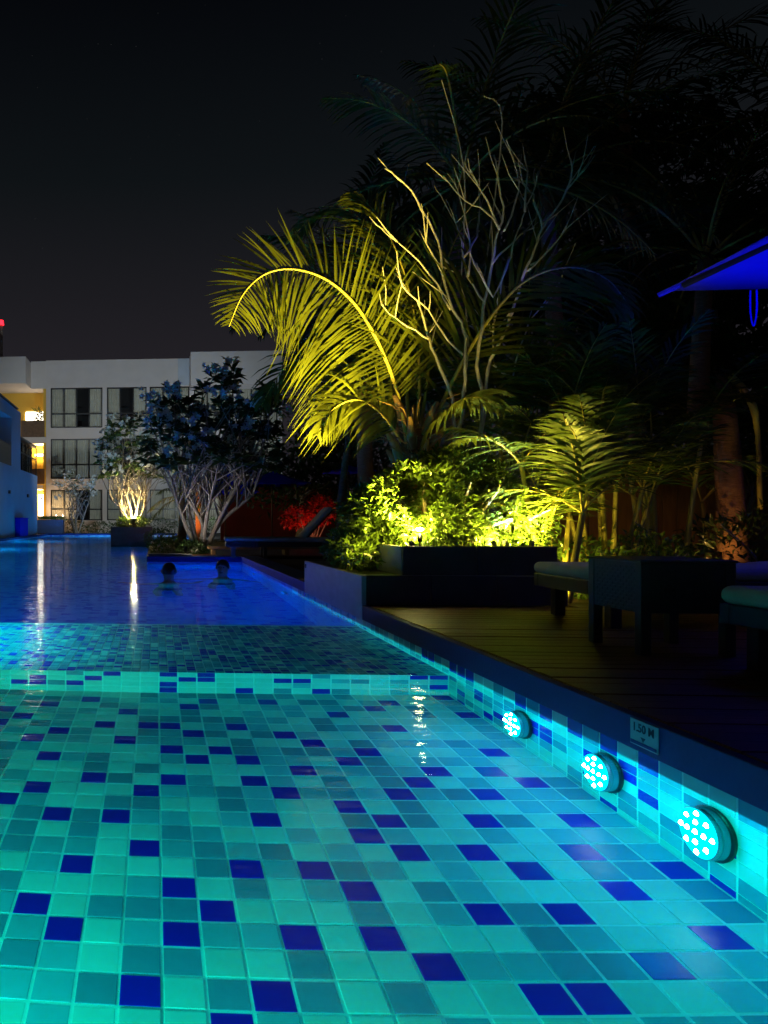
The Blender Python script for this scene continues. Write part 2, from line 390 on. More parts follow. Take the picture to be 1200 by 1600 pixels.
# ------------------------------------------------------------------ deck
deck = empty('wooden_deck', kind='structure', label='wet brown plank deck beside the pool'); 
pw = .092
def plank_mesh(x0, x1):
    mb = MB(); n = 10
    for k in range(1): mb.box((x0, -pw / 2 + .003, -.024), (x1, pw / 2 - .003, 0))
    me = bpy.data.meshes.new('plank'); me.from_pydata(mb.v, [], mb.f); me.materials.append(M['plank']); me.update(); return me
PXS = XW + .030
pm = [plank_mesh(0, 2.62), plank_mesh(0, 3.4), plank_mesh(0, 1.9)]
rd = random.Random(5)
y = .5; k = 0
while y < 8.0:
    if y < 5.34 or y > 7.5: x = PXS
    else: x = 2.93
    L = (2.62, 3.4, 1.9); a = rd.choice((0, 1, 2)); first = True
    while x < 6.8:
        o = inst('plank', pm[a], (x, y, DECK + rd.uniform(-.0025, .0015)), deck); x += L[a] + .004; a = rd.choice((0, 1, 2))
    y += pw; k += 1
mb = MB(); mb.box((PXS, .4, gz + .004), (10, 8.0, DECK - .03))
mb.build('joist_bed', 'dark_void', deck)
# bank behind the right arm: timber terrace
ter = empty('terrace', kind='structure', label='dim timber terrace behind the far arm of the pool')
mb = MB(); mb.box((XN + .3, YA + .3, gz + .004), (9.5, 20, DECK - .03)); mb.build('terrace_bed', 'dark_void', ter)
pm2 = plank_mesh(0, 4.55)
y = YA + .35
while y < 16.4:
    for x in (XN + .31, XN + 4.87): inst('plank', pm2, (x, y, DECK - .004 + rd.uniform(-.002, .002)), ter)
    y += pw

# ================================================================== POOL LIGHTS
M['led'] = glow('white led', (.75, 1, 1), 60, False); M['lens'] = glow('lit cyan lens', (.0, .66, .9), 2.6, False)
M['led_off'] = mat('clear lens rim', (.05, .25, .32), .15)
def pool_light(loc, rz, label, color, watts, size=(.150, .36), out=.16, group='underwater lights of the front basin', lit=True, aim=None):
    """face towards local -Y; an oval bulkhead light with a rim, a lens and 13 leds"""
    t = empty('pool_light', loc, rz, label, 'pool light', group)
    a, b = size[0] / 2, size[1] / 2; N = 36
    def ring(s, y): return [(a * s * math.cos(2 * math.pi * i / N), y, b * s * math.sin(2 * math.pi * i / N)) for i in range(N)]
    def lathe(prof, name, m):
        mb = MB(); vs_ = []; 
        for s, y in prof: vs_ += ring(s, y)
        fs = [(k * N + i, k * N + (i + 1) % N, (k + 1) * N + (i + 1) % N, (k + 1) * N + i) for k in range(len(prof) - 1) for i in range(N)]
        mb.add(vs_, fs); mb.f.append(tuple((len(prof) - 1) * N + i for i in range(N))); mb.m.append(0)
        return mb.build(name, m, t, smooth=False)
    lathe([(1.06, 0), (1.08, -.008), (1.04, -.012)], 'mounting_flange', 'black')
    lathe([(1.0, -.012), (1.0, -.026), (.97, -.030)], 'housing', 'led_off')
    lathe([(.98, -.0305), (1.0, -.034), (.985, -.040), (.955, -.042)], 'rim', 'steel')
    lathe([(.955, -.0425), (.6, -.047), (.3, -.049)], 'lens', 'lens')
    ico = []
    pos = [(0, 0), (.4, 0), (-.4, 0), (.76, 0), (-.76, 0), (0, .4), (0, -.4), (0, .78), (0, -.78), (.48, .5), (-.48, .5), (.48, -.5), (-.48, -.5)]
    mbl = MB(); n = 8
    vs_ = [(0, -.008, 0)] + [(.075 * a * 1.45 * math.cos(2 * math.pi * i / n), 0, .075 * b * 1.45 * math.sin(2 * math.pi * i / n)) for i in range(n)]
    mbl.add(vs_, [(0, 1 + i, 1 + (i + 1) % n) for i in range(n)])
    me = bpy.data.meshes.new('diode'); me.from_pydata(mbl.v, [], mbl.f); me.materials.append(M['led']); me.update()
    for px, pz in pos: inst('diode', me, (px * a, -.0435 - .0058 * (1 - px * px - pz * pz), pz * b), t)
    lamp('pool_lamp', 'POINT', (0, -out, .02), color, watts, t, radius=.05)
    return t
CY = (.0, .50, 1.0); GR = (.0, 1.0, .62)
for (y, z, lb) in ((2.071, -.245, 'lit round pool light on the side wall under the depth sign, nearest the camera'), (2.53, -.257, 'lit round pool light on the side wall, middle of the three'), (3.10, -.29, 'lit round pool light on the side wall, nearest the tiled step')):
    pool_light((XW, y, z), R(-90), lb, CY, 3.2)
for x, wt, lb in ((-2.3, 170, 'added unseen pool light low on the near end wall, farther from the side wall'), (-.75, 95, 'added unseen pool light low on the near end wall, nearer the side wall')):
    pool_light((x, Y0 + .0, -.30), R(180), lb, GR, wt, out=.3)  # extra lamps added out of view for the green light on the floor

for y, lb in ((4.3, 'small round fill light added out of view on the shallow ledge, nearer the step'), (5.1, 'small round fill light added out of view on the shallow ledge, nearer the deep end')):
    t = empty('ledge_fill_light', (-1.30, y, ZL), 0, lb, 'pool light', 'underwater lights of the front basin')
    MB().tube([(0, 0, 0), (0, 0, .02), (0, 0, .024)], [.05, .05, .03], 14).build('housing', 'steel', t); MB().tube([(0, 0, .0242), (0, 0, .028)], [.028, .02], 12).build('lens', 'lens', t)
    lamp('pool_lamp', 'POINT', (0, 0, .11), (0, .9, .9), 110, t, radius=.04)  # added out of view to brighten the dim ledge
def round_light(loc, rz, label, color, watts):
    t = empty('pool_niche_light', loc, rz, label, 'pool light', 'blue underwater lights of the main pool')
    N = 20; mb = MB()
    prof = [(.13, 0), (.13, -.02), (.11, -.028), (.05, -.034)]
    vs_ = [(r * math.cos(2 * math.pi * i / N), y, r * math.sin(2 * math.pi * i / N)) for r, y in prof for i in range(N)]
    fs = [(k * N + i, k * N + (i + 1) % N, (k + 1) * N + (i + 1) % N, (k + 1) * N + i) for k in range(len(prof) - 1) for i in range(N)]
    mb.add(vs_, fs); mb.build('housing', 'steel', t)
    mb = MB(); mb.add([(.1 * math.cos(2 * math.pi * i / N), -.034, .1 * math.sin(2 * math.pi * i / N)) for i in range(N)], [tuple(range(N))]); mb.build('lens', 'blue_lens', t)
    lamp('pool_lamp', 'POINT', (0, -.35, 0), color, watts * (1.7 if color[1] < .3 else 3.6), t, radius=.1)
M['blue_lens'] = glow('lit blue lens', (.0, .2, 1), 1.5, False)
BL = (.0, .08, 1.0); BC = (0, .55, 1.0)
for k, (p, rz, c_, wt) in enumerate([((XW, 8.6, -.7), -90, BL, 36), ((XW, 11.4, -.7), -90, BL, 36), ((XL, 8.0, -.7), 90, BC, 60), ((XL, 14, -.7), 90, BC, 85), ((XL, 21, -.7), 90, BC, 110), ((XL, 29, -.7), 90, BC, 110),
                              ((-3.0, YE, -.7), 0, BC, 100), ((XN, 19, -.7), -90, BL, 12), ((XB, 32, -.7), -90, BC, 80), ((.7, YA, -.7), 0, BL, 10), ((-2.2, YL + .01, -.8), 180, BL, 40)]):
    round_light(p, R(rz), ['blue light under the coping beside the planter', 'blue light under the coping near the swimmers', 'blue light low on the left pool wall opposite the planter', 'blue light low on the left pool wall opposite the swimmers',
                           'blue light on the left pool wall before the island planter', 'blue light on the left pool wall below the hotel wing', 'blue light on the end wall below the hotel', 'blue light on the terrace side of the long pool',
                           'blue light in the small side bay', 'blue light on the end wall below the terrace', 'blue light on the drop below the ledge'][k], c_, wt)

# ------------------------------------------------------------------ depth sign
a = at_x(987, 1125, XW - .012); b = at_x(1030, 1175, XW - .012)
sy = (a.y + b.y) / 2; sw = abs(a.y - b.y); sh = .078; sz = .100
sg = empty('depth_sign', (XW - .0125, sy, sz), R(-90), 'small pale depth plaque marked 1.50 M with an arrow, on the coping face', 'sign')
mb = MB(); mb.box((-sw / 2, -.004, -sh / 2), (sw / 2, 0, sh / 2)); mb.build('plate', 'sign', sg, bevel=.001)
mb = MB(); mb.box((-sw / 2 + .004, -.0056, -sh / 2 + .004), (sw / 2 - .004, -.0042, -sh / 2 + .014)); mb.build('lower_band', 'coping', sg)
cu = bpy.data.curves.new('lettering', 'FONT'); cu.body = '1.50 M'; cu.size = .036; cu.align_x = 'CENTER'; cu.align_y = 'CENTER'; cu.extrude = .0006; cu.offset = .0006
cu.materials.append(M['sign_ink'])
tmp = bpy.data.objects.new('lettering_curve', cu); col.objects.link(tmp); bpy.context.view_layer.update()
me = bpy.data.meshes.new_from_object(tmp.evaluated_get(bpy.context.evaluated_depsgraph_get())); bpy.data.objects.remove(tmp)
o = bpy.data.objects.new('lettering', me); col.objects.link(o); o.parent = sg; o.location = (0, -.0052, .016); o.rotation_euler = (R(90), 0, 0)
mb = MB(); mb.add([(-.012, -.0055, -.008), (.012, -.0055, -.008), (0, -.0055, -.023)], [(0, 2, 1)]); mb.build('arrow', 'sign_ink', sg)

# ================================================================== PLANTER WITH HEDGE
PF = 5.40
pl = empty('planter_box', (XW, PF, DECK), 0, 'two-tier dark stone planter with a pale side panel at the pool edge', 'planter')
def local(mbv, t): return t
def part(parent, name, m, boxes, bevel=.004, **k):
    mb = MB()
    for a, b in boxes:
        L = Vector(parent.location); mb.box(tuple(Vector(a) - L), tuple(Vector(b) - L))
    return mb.build(name, m, parent, bevel=bevel, **k)
XR = 2.86
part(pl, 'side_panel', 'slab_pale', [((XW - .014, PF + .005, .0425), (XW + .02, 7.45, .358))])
for k in range(3):
    x0 = XW + .022 + k * (XR - XW - .022) / 3; x1 = XW + .022 + (k + 1) * (XR - XW - .022) / 3 - .006
    part(pl, 'front_panel', 'slab', [((x0, PF, DECK), (x1, PF + .03, .362))])
part(pl, 'tier_top', 'slab', [((XW + .022, PF + .032, .30), (XR, 7.45, .355))])
part(pl, 'end_panel', 'slab', [((XR, PF + .002, DECK), (XR + .03, 7.45, .362))])
U0 = 5.50
for x0, x1 in ((1.79, 2.31), (2.316, 2.87)): part(pl, 'upper_front_panel', 'slab', [((x0, U0, .3555), (x1, U0 + .03, .568))])
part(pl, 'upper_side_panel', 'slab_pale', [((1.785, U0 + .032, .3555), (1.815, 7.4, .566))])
part(pl, 'upper_end_panel', 'slab', [((2.84, U0 + .032, .3555), (2.87, 7.4, .566))])
part(pl, 'upper_back_panel', 'slab', [((1.816, 7.37, .3555), (2.839, 7.40, .566))])
part(pl, 'soil', 'soil', [((1.816, U0 + .033, .40), (2.839, 7.368, .545))])
part(pl, 'tap', 'black', [((XW - .022, 7.36, .29), (XW - .0145, 7.39, .33))], bevel=.002)

# foliage builders ----------------------------------------------------
def leaf_at(mb, p, d, nrm, L, W, rnd, mi=0, fold=.25):
    d = d.normalized(); s = d.cross(nrm)
    s = s.normalized() if s.length > 1e-4 else d.orthogonal().normalized()
    u = s.cross(d)
    tip = p + d * L - u * L * .18
    m1 = p + d * L * .45
    mb.add([p, m1 + s * W / 2 + u * W * fold, tip, m1 - s * W / 2 + u * W * fold, m1], [(0, 1, 4), (1, 2, 4), (2, 3, 4), (3, 0, 4)], mi)
def shrub(name, blobs, n, L, W, m, label, cat, base, seed, stems=14, group=None, flower=None, nf=0, shell=.55):
    rr = random.Random(seed)
    t = empty(name, base, 0, label, cat, group); B = Vector(base)
    mb = MB(); fl = MB(); vol = [bx[3] * bx[4] * bx[5] for bx in blobs]
    for k in range(n):
        c = rr.choices(blobs, vol)[0]
        while True:
            q = Vector((rr.uniform(-1, 1), rr.uniform(-1, 1), rr.uniform(-1, 1)))
            if .02 < q.length < 1: break
        rad = shell + (1 - shell) * rr.random() ** .5; q = q.normalized()
        bump_ = .86 + .26 * noise.noise(Vector((q.x * 2.2 + c[0] * 3, q.y * 2.2, q.z * 2.2 + seed)))
        p = Vector((c[0] + q.x * c[3] * rad * bump_, c[1] + q.y * c[4] * rad * bump_, c[2] + q.z * c[5] * rad * bump_)) 
        if p.z < B.z + .02 or (name == 'hedge_shrub' and not clear_of_lamps(p)): continue
        d = (q + Vector((rr.gauss(0, .7), rr.gauss(0, .7), rr.gauss(.15, .6))))
        nm = (q * .6 + Vector((rr.gauss(0, .5), rr.gauss(0, .5), 1)))
        s = rr.uniform(.6, 1.25)
        if flower and k < nf:
            for j in range(3): leaf_at(fl, p - B + q * .03, d + Vector((rr.gauss(0, .6), rr.gauss(0, .6), rr.gauss(0, .6))), nm, L * .7, W * .8, rr)
        else: leaf_at(mb, p - B, d, nm, L * s, W * s, rr)
    tag(mb.build('foliage', m, t), kind='stuff')
    if flower: tag(fl.build('blossom', flower, t), kind='stuff')
    for k in range(stems):
        c = rr.choice(blobs)
        q = Vector((c[0] + rr.uniform(-.6, .6) * c[3], c[1] + rr.uniform(-.6, .6) * c[4], c[2] + rr.uniform(-.1, .7) * c[5])) - B
        s0 = Vector((q.x * .35 + rr.uniform(-.1, .1), q.y * .35, 0))
        MB().tube(smooth_path([s0, s0.lerp(q, .5) + Vector((rr.gauss(0, .04), rr.gauss(0, .04), .03)), q], 3), [.014] * 4 + [.009] * 2 + [.005], 5).build('stem', 'bark', t)
    return t
YEL = (1.0, .74, .09)
p0 = at_y(655, 823, 5.57)
HEDGE_LAMPS = [(p0.x, 5.56, .545, 'glaring spotlight at the front of the hedge above the panel joint', YEL, 60, (2.3, 6.6, 1.5), 160, 62, 170),
               (1.88, 5.57, .545, 'spotlight at the left front of the hedge aimed up at the arching palm frond', YEL, 3800, (1.26, 6.57, 2.36), 64, 36, 6),
               (2.72, 5.56, .545, 'spotlight at the right front of the hedge', YEL, 420, (3.35, 6.6, 2.35), 84, 40, 6),  # extra lamp added to brighten the hedge and right palm frond
               (2.46, 5.56, .545, 'spotlight in the middle of the hedge front right of the glaring one', YEL, 40, (2.5, 6.6, 1.5), 160, 50, 6),  # extra lamp added to even out the light on the hedge
               (2.93, 5.62, DECK - .06, 'spotlight on the ground at the planter end aimed at the arecas', YEL, 90, (3.7, 7.0, 2.2), 120, 3, 6),
               (2.58, 5.66, .545, 'cool white spotlight in the hedge aimed at the bare branches', (.7, .92, 1.0), 210, (2.70, 6.5, 3.0), 64, 0, 4)]  # added to brighten and whiten the bare branches
AVOID = [(Vector((l[0], l[1], l[2] + .16)), (Vector(l[6]) - Vector(l[:3])).normalized()) for l in HEDGE_LAMPS]
def clear_of_lamps(p):
    for c, d in AVOID:
        v = p - c; t = v.dot(d)
        if v.length < .09 or (0 < t < .6 and (v - d * t).length < .05 + t * .25): return False
    return True
hx, hy = 2.33, 6.25
shrub('hedge_shrub', [(2.10, 6.2, .86, .52, .62, .42), (2.62, 6.1, .86, .40, .55, .40), (1.85, 6.35, .74, .34, .5, .36), (2.42, 6.4, 1.10, .46, .5, .30), (2.2, 5.75, .70, .40, .26, .22), (2.70, 5.75, .70, .32, .25, .24)], 15000, .066, .032, 'hedge_leaf',
      'big round hedge glowing yellow-green above the dark planter', 'shrub', (hx, hy, .545), 21, stems=22)
shrub('hedge_shrub', [(1.66, 6.45, .50, .22, .6, .22), (1.62, 6.0, .44, .14, .3, .14)], 1500, .06, .03, 'hedge_leaf', 'low dim shrub spilling over the planter corner by the pale panel', 'shrub', (1.66, 6.4, .355), 22, stems=8)

# garden spotlights in the planter
def spotlight(loc, rz, label, color, watts, aim, cone=110, fill=0, group='small garden spotlights', s=1.0, es=60, radius=.04, post=.12, bulb=False, half=False):
    t = empty('garden_spotlight', loc, 0, label, 'spotlight', group)
    MB().tube([(0, 0, 0), (0, 0, post)], .010 * s, 6).build('stake', 'black', t)
    d = (Vector(aim) - Vector(loc) - Vector((0, 0, post))).normalized(); c = Vector((0, 0, post + .03 * s))
    MB().tube([c - d * .05 * s, c + d * .045 * s, c + d * .05 * s], [.030 * s, .038 * s, .038 * s], 12).build('head', 'black', t)
    g = glow('lit lens ' + label[:20], tuple(.25 + .75 * x for x in color), es, False)
    u = d.orthogonal().normalized(); q = d.cross(u)
    mb = MB(); mb.add([c + d * .052 * s + (u * math.cos(i * math.pi / 6) + q * math.sin(i * math.pi / 6)) * .034 * s for i in range(12)], [tuple(range(12))]); mb.build('lens', g, t)
    if bulb: MB().tube([c + Vector((0, 0, .03 + .05 * s * k)) + d * .03 for k in (0, .2, .6, .9, 1)], [.004, .020, .028, .018, .004], 10).build('bulb', g, t, smooth=True)
    lamp('spot_lamp', 'SPOT', c + d * .07 * s, color, watts, t, aim=c + d * 2, radius=radius, cone=cone, blend=.7)
    if fill: lamp('spill_lamp', 'SPOT' if half else 'POINT', c + d * .10 * s, color, fill * (2 if half else 1), t, aim=c + Vector((0, 1, .9)), radius=radius, cone=176, blend=.3)
    return t
YEL = (1.0, .74, .09)
for (x, y, z, lb, c_, wt, aim, cone, fill, es) in HEDGE_LAMPS:
    spotlight((x, y, z), 0, lb, c_, wt, aim, cone=cone, fill=fill, es=es, post=.065 if es > 100 else .012, s=.55, bulb=es > 100, half=True)

# ================================================================== PALMS
def frond(parent, pts, nleaf, L, W, normal, leafm, seed, droop=.35, start=.14, rad=.016, ang=58, name='frond', curl=1.0, rach='rachis', base=Vector((0, 0, 0)), asym=None):
    rr = random.Random(seed); path = smooth_path([Vector(p) - base for p in pts], 8); k = len(path)
    acc = [0]
    for i in range(1, k): acc.append(acc[-1] + (path[i] - path[i - 1]).length)
    tot = acc[-1]
    def sample(u):
        s = u * tot; i = 0
        while i < k - 2 and acc[i + 1] < s: i += 1
        f = (s - acc[i]) / max(1e-6, acc[i + 1] - acc[i]); return path[i].lerp(path[i + 1], f), (path[i + 1] - path[i]).normalized()
    r = MB(); r.tube(path, [rad * (1 - .85 * i / (k - 1)) for i in range(k)], 6)
    fo = r.build(name, rach, parent, smooth=True)
    mb = MB(); N = Vector(normal).normalized(); G = Vector((0, 0, -1))
    for side in (-1, 1):
        for i in range(nleaf):
            u = start + (1 - start) * (i + rr.uniform(-.3, .3)) / nleaf
            u = min(max(u, 0), 1); p, t = sample(u)
            sv = t.cross(N).normalized() * side
            low = sv.z < 0
            a = R((ang - 28 * u if asym is None else (asym[0] - 22 * u if low else asym[1] - 14 * u)) + rr.gauss(0, 4)); dr = droop if asym is None else droop * (1.25 if low else .3); lf = 1 if asym is None or low else .72
            d = (sv * math.sin(a) + t * math.cos(a) + N * rr.gauss(0, .12)).normalized()
            env = (math.sin(math.pi * min(1, .12 + u * .9)) ** .6) * (.55 + .45 * (1 - u)) + .12
            ll = L * env * lf * rr.uniform(.85, 1.1); q = p; nv = N; seg = 4; w_ = W * rr.uniform(.8, 1.15)
            vs_ = []; dd = d.copy()
            for s in range(seg + 1):
                f = s / seg; ww = w_ * (.35 + 1.1 * f if f < .3 else .68 * (1 - (f - .3) / .7) ** .7 + .02)
                wd = dd.cross(N); wd = wd.normalized() if wd.length > 1e-4 else t
                vs_ += [q - wd * ww / 2 + N * ww * .15, q + wd * ww / 2 + N * ww * .15]
                dd = (dd + G * dr * curl * (.35 + f) * .5).normalized(); q = q + dd * ll / seg
            mb.add(vs_, [(2 * s, 2 * s + 1, 2 * s + 3, 2 * s + 2) for s in range(seg)])
    tag(mb.build('foliage', leafm, fo), kind='stuff'); return fo
def pxs(pts, Y): # pixels with a distance each -> points; Y may vary along the frond
    return [at_y(p[0], p[1], Y + (p[2] if len(p) > 2 else 0)) for p in pts]
PYD = 6.65
pb = at_y(648, 700, PYD); palm_base = Vector((pb.x, PYD, .50))
palm = empty('coconut_palm', palm_base, 0, 'short coconut palm with a huge arching yellow-lit frond behind the hedge', 'palm tree')
B0 = palm_base
top = Vector((pb.x, PYD, at_y(640, 672, PYD).z))
MB().tube([Vector((0, 0, 0)), (top - B0) * .5, top - B0], [.17, .15, .12], 12).build('trunk', 'palm_trunk', palm, smooth=True)
rr = random.Random(3)
for k in range(13):       # old leaf bases round the crown
    a = k * 2.4; z = -.45 + .04 * k
    q = top - B0 + Vector((math.cos(a) * .12, math.sin(a) * .12, z)); e = q + Vector((math.cos(a) * .13, math.sin(a) * .13, .26))
    MB().tube([q, (q + e) / 2 + Vector((0, 0, .03)), e], [.045, .035, .018], 6).build('leaf_base', 'dry' if k % 3 else 'palm_trunk', palm, smooth=True)
mbf = MB()
for k in range(46):
    a = rr.uniform(0, 6.28); q = top - B0 + Vector((math.cos(a) * .1, math.sin(a) * .1, rr.uniform(-.25, .1)))
    e = q + Vector((math.cos(a) * rr.uniform(.15, .42), math.sin(a) * .3, rr.uniform(-.05, .18))); mbf.tube([q, (q + e) / 2 + Vector((0, 0, .05)), e], [.006, .005, .002], 4)
tag(mbf.build('dry_fibre', 'dry', palm), kind='stuff')
NV = (.15, -1, .25)
frond(palm, pxs([(636, 690), (622, 620), (600, 555), (562, 485), (515, 440), (462, 421), (415, 428), (380, 460), (358, 510)], PYD - .1), 92, 1.14, .030, NV, 'palm_leaf', 1, droop=.40, rad=.020, asym=(98, 62), base=B0)
frond(palm, pxs([(650, 690), (655, 600, .1), (648, 500, .2), (622, 400, .3), (580, 325, .4), (545, 300, .5)], PYD), 52, .85, .048, (.5, -1, .1), 'palm_leaf', 2, droop=.45, rad=.02, base=B0)
frond(palm, pxs([(668, 690), (705, 600, -.1), (760, 505, -.2), (820, 440, -.2), (890, 418, -.2), (950, 438, -.1), (990, 490, 0)], PYD), 56, 1.0, .046, (-.1, -1, .3), 'palm_leaf', 3, droop=.5, rad=.02, base=B0)
frond(palm, pxs([(672, 695), (740, 640, .2), (810, 585, .4), (890, 562, .6), (960, 585, .8), (1000, 640, .9)], PYD), 50, .85, .045, (-.1, -1, .5), 'palm_leaf', 4, droop=.55, rad=.02, base=B0)
frond(palm, pxs([(630, 695), (598, 650, -.1), (560, 625, -.2), (520, 640, -.3), (495, 680, -.3)], PYD), 36, .55, .04, (.1, -1, .5), 'palm_leaf', 5, droop=.6, rad=.015, base=B0)
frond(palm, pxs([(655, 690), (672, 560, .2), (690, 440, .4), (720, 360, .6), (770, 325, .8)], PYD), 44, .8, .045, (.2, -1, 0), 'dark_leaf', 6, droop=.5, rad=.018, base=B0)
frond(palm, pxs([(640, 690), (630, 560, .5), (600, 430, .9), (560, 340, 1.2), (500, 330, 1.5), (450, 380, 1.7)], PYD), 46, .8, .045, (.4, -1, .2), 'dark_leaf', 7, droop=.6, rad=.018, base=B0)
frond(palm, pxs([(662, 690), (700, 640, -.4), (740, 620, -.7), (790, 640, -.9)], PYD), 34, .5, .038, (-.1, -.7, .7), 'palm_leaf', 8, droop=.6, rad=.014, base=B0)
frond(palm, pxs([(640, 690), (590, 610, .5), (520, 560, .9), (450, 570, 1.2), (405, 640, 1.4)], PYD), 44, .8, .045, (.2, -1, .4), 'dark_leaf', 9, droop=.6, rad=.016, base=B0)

def crown_palm(name, base, h, lean, nf, L, label, seed, leafm='dark_leaf', group=None, lw=.05, nleaf=34, ll=.75):
    rr = random.Random(seed); b = Vector(base); t = empty(name, b, 0, label, 'palm tree', group)
    tp = Vector((lean[0], lean[1], h))
    MB().tube(smooth_path([Vector((0, 0, 0)), Vector((lean[0] * .3, lean[1] * .3, h * .5)), tp], 6), [.15 - .006 * i for i in range(13)], 10).build('trunk', 'palm_trunk', t, smooth=True)
    for k in range(nf):
        a = k * 2.399 + rr.uniform(-.2, .2); el = R(78 - 95 * (k / nf) + rr.uniform(-6, 6)); l_ = L * rr.uniform(.85, 1.1)
        d = Vector((math.cos(a) * math.cos(el), math.sin(a) * math.cos(el), math.sin(el))); pts = [tp]
        for s in range(5): pts.append(pts[-1] + d * l_ / 5); d = (d + Vector((0, 0, -.26))).normalized()
        side = Vector((0, 0, 1)).cross(d); nrm = (pts[-1] - tp).cross(side) if side.length > 1e-4 else Vector((0, 0, 1))
        if nrm.z < 0: nrm = -nrm
        frond(t, pts, nleaf, ll, lw, nrm, leafm, seed * 50 + k, droop=.55, rad=.02)
    return t
# tall dim palms filling the upper right
G0 = .085
def gpx(x, Y): return (at_y(x, PY, Y).x, Y, G0)
tall = [(700, 9.4, 4.9, 2.5, 'tall dim palm whose crown rises highest behind the bare branches'), (880, 10.6, 5.4, 2.8, 'tall dark palm between the bare shrub and the blue parasol'),
        (1085, 9.8, 4.0, 2.6, 'dark palm whose fronds hang just beyond the blue parasol tip'), (1000, 13.0, 7.6, 3.0, 'tallest dark palm high above the areca clump'), (1240, 11.5, 6.6, 3.0, 'dark palm at the right edge above the blue parasol'),
        (575, 12.0, 4.3, 2.2, 'dim palm whose crown shows above the big arching frond')]
for k, (x, Y, h, L, lb) in enumerate(tall):
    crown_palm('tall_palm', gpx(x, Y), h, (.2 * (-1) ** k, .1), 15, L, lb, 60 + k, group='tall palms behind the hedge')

# areca clumps --------------------------------------------------------
def areca(x, Y, n, hs_, label, seed, spread=.5, L=.95):
    rr = random.Random(seed); b = Vector(gpx(x, Y)); t = empty('areca_palm', b, 0, label, 'areca palm', 'areca clumps beside the planter')
    for k in range(n):
        a = rr.uniform(0, 6.28); q = Vector((math.cos(a) * rr.uniform(.03, .14), math.sin(a) * rr.uniform(.03, .14), 0)); h = hs_ * rr.uniform(.45, 1.0)
        tp = q + Vector((math.cos(a) * spread * .35, math.sin(a) * spread * .3, h))
        MB().tube(smooth_path([q, (q + tp) / 2 + Vector((0, 0, .05)), tp], 4), [.021] * 5 + [.017] * 4, 7).build('cane', 'rachis', t, smooth=True)
        for f in range(4):
            a2 = a + f * 1.7 + rr.uniform(-.4, .4); el = R(rr.uniform(35, 78)); d = Vector((math.cos(a2) * math.cos(el), math.sin(a2) * math.cos(el), math.sin(el))); pts = [tp]; l_ = L * rr.uniform(.7, 1.1)
            for s in range(5): pts.append(pts[-1] + d * l_ / 5); d = (d + Vector((0, 0, -.24))).normalized()
            side = Vector((0, 0, 1)).cross(d); nrm = (pts[-1] - tp).cross(side)
            if nrm.z < 0: nrm = -nrm
            frond(t, pts, 17, .36, .036, nrm, 'areca_leaf', seed * 99 + k * 7 + f, droop=.4, rad=.009, ang=62, start=.2)
areca(870, 5.75, 7, 1.25, 'areca clump with broad lit leaflets hard against the planter end', 1, L=.8)
areca(945, 6.3, 7, 1.55, 'areca clump with upright canes behind the far lounger', 2)
areca(1035, 6.6, 6, 1.5, 'dim areca clump with ringed canes behind the side table', 3)
areca(1120, 7.4, 5, 1.6, 'dark areca clump beside the broken brown trunk', 4)
areca(800, 7.4, 6, 1.7, 'areca clump rising behind the hedge', 5)
shrub('ground_shrub', [(3.35, 6.0, .35, .4, .3, .3), (3.9, 6.2, .35, .5, .3, .35)], 1800, .07, .03, 'hedge_leaf', 'low ground shrub below the arecas by the planter end', 'shrub', (3.5, 6.1, G0), 31, stems=8)
shrub('ground_shrub', [(5.0, 6.6, .45, .7, .35, .45), (6.1, 6.7, .5, .7, .4, .5)], 2200, .08, .034, 'dark_leaf', 'low dark shrub behind the loungers', 'shrub', (5.5, 6.6, G0), 32, stems=8)

# bare shrub ----------------------------------------------------------
BARE = [[(500,1560),(520,1400),(540,1250),(545,1080),(540,930),(480,820),(430,640),(410,490),(330,320),(240,190),(140,110)],
 [(535,1060),(420,940),(360,830),(250,740),(190,640)], [(470,830),(360,640),(200,490),(110,400)],
 [(640,1330),(610,1180),(620,1000),(645,790),(680,600),(720,420),(740,300),(710,150),(690,40)],
 [(540,1540),(620,1490),(640,1300),(660,1130),(690,1060),(760,920),(800,800),(850,640),(900,530),(940,410),(1000,330),(1060,220),(1090,120),(1090,60)],
 [(690,1060),(690,900),(720,740),(770,560),(820,420),(850,330),(900,200),(920,120)], [(940,410),(900,270),(870,210),(790,150)],
 [(645,790),(560,660),(540,560),(520,440),(440,290),(380,190)], [(540,560),(600,450),(620,330),(610,210),(575,130)],
 [(720,420),(660,330),(540,270),(430,150)], [(740,430),(800,300),(820,170),(770,20)], [(850,640),(960,540),(1030,450),(1100,380)],
 [(490,1560),(480,1290),(390,1060),(360,960),(320,840),(300,780)], [(360,980),(250,910),(160,850),(110,770)],
 [(690,1110),(790,1160),(850,940),(940,800),(1050,670)], [(1060,220),(1140,130)], [(720,420),(620,210),(580,130)], [(850,330),(860,40)], [(430,640),(300,420)], [(880,600),(1030,540)],
 [(545,1250),(560,900),(500,640),(430,560)], [(560,660),(570,480),(480,120)], [(680,600),(830,440),(940,400)], [(800,800),(700,940),(660,900)], [(770,560),(690,760),(600,590)]]
YBS = 6.45
bb = at_y(560 + 520 / 3.267, 230 + 1565 / 3.267, YBS); bs = Vector((bb.x, YBS, .50))
bt = empty('bare_shrub', bs, 0, 'leafless pale-branched shrub fanning up behind the hedge', 'tree')
rb = random.Random(17)
